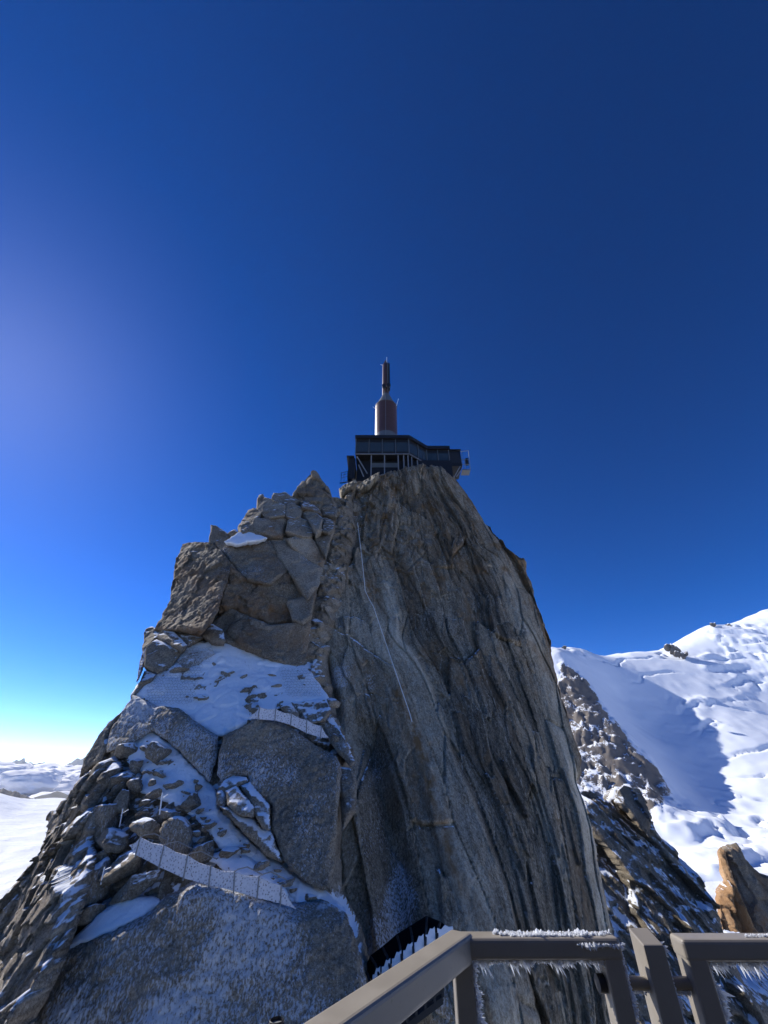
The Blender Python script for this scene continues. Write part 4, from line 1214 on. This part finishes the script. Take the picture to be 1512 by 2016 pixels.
# ------------------------------------------------------------------ antenna tower
TX, TY = 0.62, 85.0
tw = empty('antenna_tower', (TX, TY, 72))
tag(tw, 'red-brown cylindrical antenna tower with slim mast above the summit building', 'tower')
part(MB().lathe((TX, TY, 0), [(3.36, 70.5), (3.36, 81.6)], 64), 'base_ring', 'tower_grey', tw, smooth=True)
prof = [(3.30, 81.6)]
for z in np.arange(83.4, 94.0, 1.85):
    prof += [(3.30, z - 0.03), (3.27, z - 0.02), (3.27, z + 0.02), (3.30, z + 0.03)]
prof += [(3.30, 94.3)]
cyl = part(MB().lathe((TX, TY, 0), prof, 64), 'cylinder', 'tower_red', tw, smooth=True)
rim = MB().lathe((TX, TY, 0), [(3.40, 94.3), (3.40, 94.5), (3.2, 94.5)], 64).build('rim', M['tower_grey'], None, smooth=True); rim.parent = cyl
part(MB().lathe((TX, TY, 0), [(3.2, 94.5), (1.25, 99.6), (1.12, 100.2)], 48), 'cone_roof', 'tower_grey', tw, smooth=True)
TM = TX - 0.1
part(MB().lathe((TM, TY, 0), [(1.08, 99.9), (1.06, 107), (1.02, 115.2), (0.86, 115.6), (0.12, 118.0)], 40), 'mast', 'tower_red', tw, smooth=True)
part(MB().tube([(TM - 0.05, TY - 3.36, 79), (TM - 0.05, TY - 3.36, 94.4), (TM - 0.3, TY - 1.3, 99.9), (TM - 0.3, TY - 1.25, 101)], 0.06, 6), 'conduit', 'galv', tw)
part(MB().box((TM + 0.55, TY - 1.3, 101.5), (TM + 0.8, TY - 0.7, 115.4)), 'antenna_panel', 'tower_grey', tw)
part(MB().box((TM + 0.9, TY - 1.1, 101.5), (TM + 1.4, TY - 0.4, 115.0)), 'antenna_panel', 'steel', tw)
for x_, z_ in ((-0.55, 102.4), (0.95, 102.8)):
    d_ = MB().lathe((0, 0, 0), [(0.05, 0.0), (0.5, 0.12), (0.62, 0.35), (0.62, 0.8), (0.3, 0.85)], 20)
    d_.v = [(TM + x_ + v[0], TY - 1.2 - v[2], z_ + v[1] * 1.6) for v in d_.v]
    part(d_, 'dish', 'steel', tw, smooth=True)
for a, b in (((TM + 0.35, TY - 0.6, 115.4), (TM + 0.42, TY - 0.6, 118.9)), ((TM - 1.0, TY - 0.3, 115), (TM - 1.7, TY - 0.3, 115.3)), ((TX - 3.3, TY - 0.8, 93.2), (TX - 4.0, TY - 0.8, 94.0)), ((TX + 3.2, TY - 1.2, 94.0), (TX + 3.9, TY - 1.2, 97.2))):
    part(MB().tube([a, b], 0.09, 6), 'rod', 'white', tw)

# ------------------------------------------------------------------ cable on the pillar
cp = [(704, 1029), (708, 1062), (712, 1095), (715, 1122), (719, 1163), (727, 1180), (735, 1194), (750, 1238), (773, 1306), (790, 1356), (806, 1402), (811, 1421)]
c3 = on(lambda x, z: YP(x, z) - 2.3, np.array([c[0] for c in cp]), np.array([c[1] for c in cp]))
tag(MB().tube([Vector(p) for p in c3.tolist()], 0.048, 6).build('steel_cable', M['cable']), 'thin pale cable running down the rock pillar below the summit', 'cable')

# ------------------------------------------------------------------ snow-crusted fences on the ledges
t = NT('rimed_mesh')
v_ = t.n('ShaderNodeTexVoronoi'); v_.inputs['Scale'].default_value = 7.0
t.link(t.coord(), v_.inputs['Vector'])
t.base(t.mix(v_.outputs['Distance'], (0.50, 0.51, 0.57), (0.66, 0.67, 0.72)))
t.rough(0.7)
tr = t.n('ShaderNodeBsdfTransparent'); ms = t.n('ShaderNodeMixShader')
t.link(t.ramp(v_.outputs['Distance'], [(0.16, 0.8), (0.36, 0.05)]), ms.inputs[0])
t.link(t.b.outputs[0], ms.inputs[1]); t.link(tr.outputs[0], ms.inputs[2]); t.link(ms.outputs[0], t.out.inputs[0])
t.norm(t.bump(v_.outputs['Distance'], 0.5, 0.05))
M['mesh'] = t.m


def fence(label, tops, bots, lift, ends, arms):
    bx = on(lambda x, z: YL(x, z) - lift, np.array([b[0] for b in bots], float), np.array([b[1] for b in bots], float))
    B = [Vector(p) for p in bx.tolist()]
    T = [V(tp[0], tp[1], b.y) for tp, b in zip(tops, B)]
    root = empty('snow_fence', tuple(B[0]))
    tag(root, label, 'fence')
    for i, (a, b) in enumerate(zip(B, T)):
        d = (b - a).normalized()
        part(MB().tube([a - d * 0.12, b + d * 0.08], 0.05, 8), 'post', 'galv', root)
        if i in arms:
            e = b + Vector((0.55, 0.9, 0.12)); e2 = e + Vector((1.0, 0.6, -0.5))
            part(MB().tube([b, b + Vector((0.1, 0.2, 0.1)), e, e2], 0.035, 6), 'bracing_arm', 'galv', root)

    def panel(a0, b0, a1, b1):
        n, m = 8, 6
        mb = MB()
        pts = []
        for s in range(2):
            for i in range(n + 1):
                for j in range(m + 1):
                    lo, hi = a0.lerp(a1, i / n), b0.lerp(b1, i / n)
                    p = lo.lerp(hi, j / m)
                    sag = math.sin(math.pi * i / n) * 0.10 * (j / m)
                    pts.append(p + Vector((0, 0.02 * s + 0.05 * math.sin(math.pi * i / n), -sag)))
        k = (n + 1) * (m + 1)
        fs = []
        for s in range(2):
            for i in range(n):
                for j in range(m):
                    q = s * k + i * (m + 1) + j
                    fs.append((q, q + m + 1, q + m + 2, q + 1))
        mb.add(pts, fs)
        part(mb, 'mesh_panel', 'mesh', root, smooth=True)
    for i in range(len(B) - 1):
        panel(B[i], T[i], B[i + 1], T[i + 1])
    el, er = V(*ends[0], B[0].y), V(*ends[1], B[-1].y)
    panel(el, el.lerp(T[0], 0.03), B[0], T[0])
    panel(B[-1], T[-1], er, er.lerp(T[-1], 0.03))
    for i in range(len(B) - 1):
        part(MB().tube([T[i], T[i].lerp(T[i + 1], 0.5) + Vector((0, 0.05, -0.10)), T[i + 1]], 0.03, 6), 'top_wire', 'mesh', root)
    return root


fence('rime-crusted mesh fence of six panels, the lower and larger of the two', [(276, 1649), (323, 1665), (369, 1685), (415, 1707), (462, 1717), (510, 1727), (554, 1743)],
      [(267, 1683), (313, 1707), (361, 1729), (411, 1743), (460, 1754), (506, 1768), (552, 1779)], 2.0, ((254, 1664), (583, 1790)), (0, 1, 2, 4, 5))
fence('small snowy mesh fence on the edge below the netted snow ledge', [(511, 1393), (543, 1397), (574, 1406), (604, 1418), (633, 1430)],
      [(508, 1416), (541, 1418), (572, 1427), (603, 1443), (631, 1452)], 1.9, ((488, 1414), (647, 1452)), ())
# wire netting spread over the snow ledge
def net(cells, lab):
    mb = MB(); seen = set(); L3 = {}
    Lf = lambda x, z: YL(x, z) - 0.30
    need = {}
    edges = []
    for (x0, y0, x1, y1, c, sh) in cells:
        ny = int((y1 - y0) / (c * 1.5)); nx = int((x1 - x0) / (c * 1.732))
        for j in range(ny):
            for i in range(nx):
                cx = x0 + (i + 0.5 * (j % 2)) * c * 1.732 + sh * (j * c * 1.5); cy = y0 + j * c * 1.5
                pts = [(round(cx + c * math.sin(math.pi / 3 * k), 1), round(cy + c * math.cos(math.pi / 3 * k), 1)) for k in range(6)]
                for k in range(6):
                    e = tuple(sorted((pts[k], pts[(k + 1) % 6])))
                    if e not in seen:
                        seen.add(e); edges.append(e)
    pts = sorted({p for e in edges for p in e})
    w = on(Lf, np.array([p[0] for p in pts]), np.array([p[1] for p in pts]))
    w += 0.05 * np.random.default_rng(3).normal(size=w.shape)
    w[:, 1] -= 0.12 * fbm(w[:, 0] / 1.2, w[:, 2] / 1.2, 0, 3, 7)
    at = {p: Vector(q) for p, q in zip(pts, w.tolist())}
    for a, b in edges:
        mb.tube([at[a], at[b]], 0.009, 3)
    return tag(mb.build('safety_net', M['galv']), lab, 'net')


net([(306, 1306, 400, 1392, 3.6, -0.25), (352, 1278, 424, 1306, 3.6, -0.3)], 'fine wire netting over the left half of the snow ledge')
net([(552, 1318, 622, 1372, 3.6, 0.3)], 'fine wire netting over the right end of the snow ledge')
# stakes in the rock
for lab, x_, y0, y1, l_, mat, r_s in (('weathered wooden post below the great brown block', 428, 1263, 1240, 1.2, 'wood', 0.09), ('short steel stake standing in the snow above the lower fence', 240, 1612, 1592, 1.2, 'white', 0.035),
                                  ('bright bent steel stake among the boulders', 318, 1588, 1560, 1.2, 'white', 0.05), ('lowest steel stake at the left edge of the boulders', 204, 1722, 1707, 1.6, 'white', 0.04)):
    b = Vector(on(lambda x, z: YL(x, z) - l_, np.array([x_, ], float), np.array([y0], float))[0].tolist())
    tp = V(x_ + 2, y1, b.y)
    e = empty('stake', tuple(b)); tag(e, lab, 'stake')
    part(MB().tube([b - Vector((0, 0, 0.5)), tp], r_s, 6), 'shaft', mat, e)
    part(MB().tube([b.lerp(tp, 0.55), b.lerp(tp, 0.75) + Vector((0.45, -0.05, 0.1))], r_s * 0.7, 6), 'peg', mat, e)

# ------------------------------------------------------------------ covered walkway in the shaded gully
wk = empty('walkway', tuple(V(800, 1960, 36.5)))
tag(wk, 'dark covered footway with snow on its ribs in the shaded gully', 'walkway')
roofp = [(718, 1908), (730, 1884), (754, 1866), (782, 1842), (808, 1826), (840, 1806), (866, 1816), (890, 1836)]
lowp = [(732, 1930), (750, 1914), (770, 1898), (792, 1882), (814, 1866), (836, 1850), (858, 1836), (895, 1836)]
r3 = [V(x, y, 38.4) for x, y in roofp]; l3 = [V(x, y, 37.2) for x, y in lowp]
cav = MB()
for i in range(7):
    a, b, c, d = r3[i], r3[i + 1], l3[i + 1], l3[i]
    cav.prism([a, b, c, d], (0, 0.35, 0))
part(cav, 'recess_shade', 'black', wk)  # black sheet standing in for the shade inside the recess
for i in range(8):
    part(MB().tube([r3[i] + Vector((0, -0.1, 0)), r3[i].lerp(l3[i], 0.5) + Vector((0, -0.5, 0.12)), l3[i] + Vector((0, -0.25, -0.3))], 0.085, 6), 'rib', 'steel', wk)
for i in range(7):
    a, d = l3[i], l3[i + 1]
    sb = MB()
    q0 = a.lerp(d, 0.08); q1 = a.lerp(d, 0.92)
    h = 0.75
    sb.prism([q0 + Vector((0, -0.12, -0.9)), q1 + Vector((0, -0.12, -0.9)), q1 + Vector((0, -0.12, h * 0.42)), q0.lerp(q1, 0.75) + Vector((0, -0.12, h * 0.38)), q0.lerp(q1, 0.5) + Vector((0, -0.12, h * 0.5)), q0.lerp(q1, 0.25) + Vector((0, -0.12, h * 0.22)), q0 + Vector((0, -0.12, h * 0.3))], (0, 0.1, 0))
    part(sb, 'snow_drift', 'snow', wk)
bal = [(726, 2030), (748, 2012), (766, 1998), (784, 1985), (802, 1972), (820, 1959), (838, 1946), (856, 1933), (872, 1922)]
t3 = [V(x, y - 18, 35.5) for x, y in bal]; b3 = [V(x, y + 40, 35.5) for x, y in bal]
for i in range(9):
    part(MB().beam(t3[i], b3[i], 0.14, 0.14), 'baluster', 'steel', wk)
for i in range(8):
    for f_ in (0.0, 0.62, 0.78):
        part(MB().beam(t3[i].lerp(b3[i], f_), t3[i + 1].lerp(b3[i + 1], f_), 0.10, 0.12), 'rail', 'steel', wk)
    p_ = [t3[i].lerp(b3[i], 0.05), t3[i + 1].lerp(b3[i + 1], 0.05), t3[i + 1].lerp(b3[i + 1], 0.6), t3[i].lerp(b3[i], 0.6)]
    part(MB().prism([q + Vector((0, 0.08, 0)) for q in p_], (0, 0.03, 0)), 'panel', 'tower_grey', wk)
part(MB().prism([b3[0], b3[-1], b3[-1] + Vector((0, 3, 0)), b3[0] + Vector((0, 3, 0))], (0, 0, -0.3)), 'deck', 'steel', wk)

# ------------------------------------------------------------------ the terrace the camera stands on, and its railing
ter = MB().box((-9, -8, -1.95), (9, 2.16, -1.62)).build('terrace', M['concrete'], bevel=0.01)
kind(MB().box((-9, -3.6, -1.616), (9, -3.0, 3.2)).build('unseen_shade_wall', M['concrete'], bevel=0.01), 'structure')  # unseen wall added behind the camera to keep the railing fronts in shade
kind(ter, 'structure')
ZTOP, RY = -0.492, 2.0
RW, RH = 0.085, 0.056


def rrail(a, b, name, root, w=RW, h=RH):
    return part(MB().beam(a, b, w, h), name, 'rail', root, bevel=0.012, segs=3)


def post(x0, x1, y0, y1, z0, z1, name, root, bev=0.008):
    return part(MB().box((x0, y0, z0), (x1, y1, z1)), name, 'rail', root, bevel=bev, segs=3)


def rime(root, segs, seed, dens=620, lmin=0.008, lmax=0.034, rad=0.0030):
    """ice feathers along edges: (start, end, main direction, spread)"""
    rng = random.Random(seed)
    mb = MB()
    for (a, b, d, sp, sc) in segs:
        a, b, d = Vector(a), Vector(b), Vector(d).normalized()
        n = int((b - a).length * dens)
        for i in range(int((b - a).length * 500)):
            u_ = rng.random()
            p = a.lerp(b, u_)
            g_ = max(0.0, 0.5 + 0.9 * math.sin(p.x * 61 + p.z * 47) * math.sin(p.x * 23 + p.z * 19 + 1))
            r = rng.uniform(0.0025, 0.006) * (0.5 + g_) * min(1.0, sc + 0.3)
            p = p + d * r * 0.6 + Vector((rng.uniform(-1, 1), rng.uniform(-1, 1), rng.uniform(-1, 1))) * 0.004
            ax = [Vector((r * rng.uniform(.7, 1.4), 0, 0)), Vector((0, r * rng.uniform(.7, 1.4), 0)), Vector((0, 0, r * rng.uniform(.7, 1.4)))]
            mb.add([p + ax[0], p - ax[0], p + ax[1], p - ax[1], p + ax[2], p - ax[2]], [(0, 2, 4), (2, 1, 4), (1, 3, 4), (3, 0, 4), (2, 0, 5), (1, 2, 5), (3, 1, 5), (0, 3, 5)])
        for i in range(n):
            p = a.lerp(b, rng.random()) + Vector((rng.uniform(-1, 1), rng.uniform(-1, 1), rng.uniform(-1, 1))) * 0.003
            v = (d + Vector((rng.gauss(0, sp), rng.gauss(0, sp), rng.gauss(0, sp)))).normalized()
            L = rng.uniform(lmin, lmax) * sc * (0.35 + 1.0 * abs(math.sin(p.x * 61 + p.z * 47) * math.sin(p.x * 23 + p.z * 19 + 1)))
            s = v.orthogonal().normalized(); u = v.cross(s)
            r = rad * rng.uniform(0.7, 1.5) * (0.6 + 0.4 * sc)
            ring0 = [p + s * r + 0 * u, p + u * r * 0.8, p - s * r, p - u * r * 0.8]
            m = p + v * L * 0.55
            ring1 = [m + s * r * 1.1, m + u * r * 0.8, m - s * r * 1.1, m - u * r * 0.8]
            mb.add(ring0 + ring1 + [p + v * L], [(0, 1, 5, 4), (1, 2, 6, 5), (2, 3, 7, 6), (3, 0, 4, 7), (4, 5, 8), (5, 6, 8), (6, 7, 8), (7, 4, 8)])
    o = part(mb, 'rime', 'rime', root)
    kind(o, 'stuff')
    return o


ga = empty('railing', (0.28, 2.04, -1.6))
tag(ga, 'taupe metal railing corner with sloping handrail and rime under its top rail', 'railing', )
zc = ZTOP - RH / 2
yc = RY + RW / 2
rrail((0.235, yc, zc), (0.835, yc, zc), 'top_rail', ga)
rrail((0.285, yc + 0.01, zc - 0.002), (-0.55, 0.80, zc - 0.002), 'handrail', ga, 0.088, 0.075)
post(0.242, 0.308, RY + 0.004, RY + 0.074, -1.62, ZTOP - 0.03, 'post', ga)
post(0.766, 0.830, RY + 0.004, RY + 0.074, -1.62, ZTOP - 0.03, 'post', ga)
rrail((0.308, yc, -1.45), (0.766, yc, -1.45), 'bottom_rail', ga, 0.06, 0.05)
rime(ga, [((0.42, RY + 0.03, ZTOP), (0.80, RY + 0.03, ZTOP), (0.25, 0.1, 1), 0.5, 0.42), ((0.40, RY + 0.045, ZTOP), (0.82, RY + 0.045, ZTOP), (0.25, 0.1, 1), 0.5, 0.45), ((0.45, RY + 0.02, ZTOP), (0.74, RY + 0.02, ZTOP), (0.25, 0.1, 1), 0.5, 0.4),
          ((0.31, RY + 0.02, ZTOP - RH), (0.77, RY + 0.02, ZTOP - RH), (0.6, 0, -0.9), 0.22, 0.85), ((0.31, RY + 0.05, ZTOP - RH), (0.77, RY + 0.05, ZTOP - RH), (0.6, 0, -0.9), 0.25, 0.8), ((0.31, RY + 0.078, ZTOP - RH), (0.77, RY + 0.078, ZTOP - RH), (0.55, 0.1, -0.9), 0.2, 1.8),
          ((0.308, RY + 0.012, ZTOP - RH), (0.308, RY + 0.012, -1.0), (1, 0, -0.25), 0.25, 0.9), ((0.308, RY + 0.035, ZTOP - RH), (0.308, RY + 0.035, -1.0), (1, 0, -0.25), 0.25, 1.1), ((0.308, RY + 0.06, ZTOP - RH), (0.308, RY + 0.06, -1.0), (1, 0, -0.25), 0.25, 1.0),
          ((0.832, RY + 0.01, ZTOP - 0.01), (0.832, RY + 0.01, -1.0), (1, 0, -0.3), 0.25, 0.55), ((0.832, RY + 0.04, ZTOP - 0.01), (0.832, RY + 0.04, -1.0), (1, 0, -0.3), 0.25, 0.6),
          ((0.68, RY - 0.001, ZTOP - 0.014), (0.835, RY - 0.001, ZTOP - 0.016), (0.3, -0.4, -1), 0.3, 0.5)], 7)
pb = empty('gate_post', (0.95, 2.05, -1.6))
tag(pb, 'single taupe metal post with slanted cap between two railing frames', 'post')
bmb = MB()
z1 = ZTOP - 0.005
bmb.add([(0.912, 2.0, -1.62), (0.984, 2.0, -1.62), (0.984, 2.09, -1.62), (0.912, 2.09, -1.62), (0.912, 2.0, z1 - 0.012), (0.984, 2.0, z1 - 0.012), (0.984, 2.09, z1 + 0.012), (0.912, 2.09, z1 + 0.012)],
        [(0, 3, 2, 1), (4, 5, 6, 7), (0, 1, 5, 4), (1, 2, 6, 5), (2, 3, 7, 6), (3, 0, 4, 7)])
part(bmb, 'shaft', 'rail', pb, bevel=0.004)
part(MB().tube([(0.742, 2.045, -0.612), (1.125, 2.045, -0.612)], 0.017, 14), 'hinge_rod', 'rail', pb, smooth=True)
for x_ in (0.752, 1.118):
    part(MB().tube([(x_ - 0.012, 2.045, -0.612), (x_ + 0.012, 2.045, -0.612)], 0.024, 14), 'nut', 'steel', pb, smooth=True)
rime(pb, [((0.985, RY + 0.02, z1 - 0.02), (0.985, RY + 0.02, -1.0), (1, 0, -0.4), 0.25, 0.75), ((0.985, RY + 0.06, z1 - 0.02), (0.985, RY + 0.06, -1.0), (1, 0, -0.4), 0.25, 0.9), ((0.84, 2.04, -0.63), (0.91, 2.04, -0.63), (0.2, 0, -1), 0.3, 0.4), ((0.985, 2.04, -0.63), (1.05, 2.04, -0.63), (0.2, 0, -1), 0.3, 0.9)], 8)
gc = empty('railing', (1.1, 2.04, -1.6))
tag(gc, 'taupe metal railing frame at the right edge with rime feathers', 'railing')
rrail((1.052, yc, zc - 0.004), (2.4, yc, zc - 0.004), 'top_rail', gc)
post(1.055, 1.125, RY + 0.002, RY + 0.078, -1.62, ZTOP - 0.035, 'post', gc)
post(2.30, 2.37, RY + 0.002, RY + 0.078, -1.62, ZTOP - 0.035, 'post', gc)
rrail((1.125, yc, -1.45), (2.3, yc, -1.45), 'bottom_rail', gc, 0.06, 0.05)
rime(gc, [((1.125, RY + 0.02, ZTOP - RH - 0.004), (2.0, RY + 0.02, ZTOP - RH - 0.004), (0.6, 0, -0.9), 0.22, 0.95), ((1.125, RY + 0.05, ZTOP - RH - 0.004), (2.0, RY + 0.05, ZTOP - RH - 0.004), (0.6, 0, -0.9), 0.22, 0.9), ((1.125, RY + 0.078, ZTOP - RH - 0.004), (2.0, RY + 0.078, ZTOP - RH - 0.004), (0.55, 0.1, -0.9), 0.2, 1.9),
          ((1.127, RY + 0.02, ZTOP - RH), (1.127, RY + 0.02, -1.0), (1, 0, -0.4), 0.25, 1.0), ((1.127, RY + 0.05, ZTOP - RH), (1.127, RY + 0.05, -1.0), (1, 0, -0.4), 0.25, 1.1), ((1.127, RY + 0.035, -0.60), (1.127, RY + 0.035, -0.68), (1, 0, -0.3), 0.3, 2.2),
          ((1.30, RY + 0.03, ZTOP - 0.002), (1.42, RY + 0.03, ZTOP - 0.002), (0.2, 0, 1), 0.6, 0.25), ((1.5, RY + 0.03, ZTOP - 0.002), (1.9, RY + 0.03, ZTOP - 0.002), (0.2, 0, 1), 0.6, 0.3)], 9)
# open pipe
pp = empty('open_pipe', tuple(V(545, 2006, 1.62)))
tag(pp, 'open black pipe end at the bottom edge left of the handrail', 'pipe')
c = V(545, 2008, 1.62)
part(MB().lathe((c.x, c.y, 0), [(0.0195, c.z - 0.5), (0.0195, c.z), (0.0175, c.z + 0.001), (0.0165, c.z - 0.002), (0.0165, c.z - 0.3)], 32), 'tube', 'steel', pp, smooth=True)
part(MB().lathe((c.x, c.y, 0), [(0.0205, c.z - 0.012), (0.0205, c.z - 0.006)], 32), 'collar', 'galv', pp, smooth=True)
part(MB().tube([(c.x + 0.019, c.y, c.z - 0.012), (c.x + 0.026, c.y - 0.003, c.z - 0.011)], 0.006, 10), 'screw', 'galv', pp, smooth=True)

# ------------------------------------------------------------------ the air
hz = NT('haze')
hz.t.nodes.remove(hz.b)
pv = hz.n('ShaderNodeVolumePrincipled')
pv.inputs['Color'].default_value = (0.80, 0.88, 1.0, 1)
pv.inputs['Density'].default_value = 0.9e-5
pv.inputs['Anisotropy'].default_value = 0.3
hz.link(pv.outputs[0], hz.out.inputs['Volume'])
hb = MB().box((-46000, -46000, -2702), (46000, 46000, 1150)).build('haze', hz.m)
kind(hb, 'stuff')
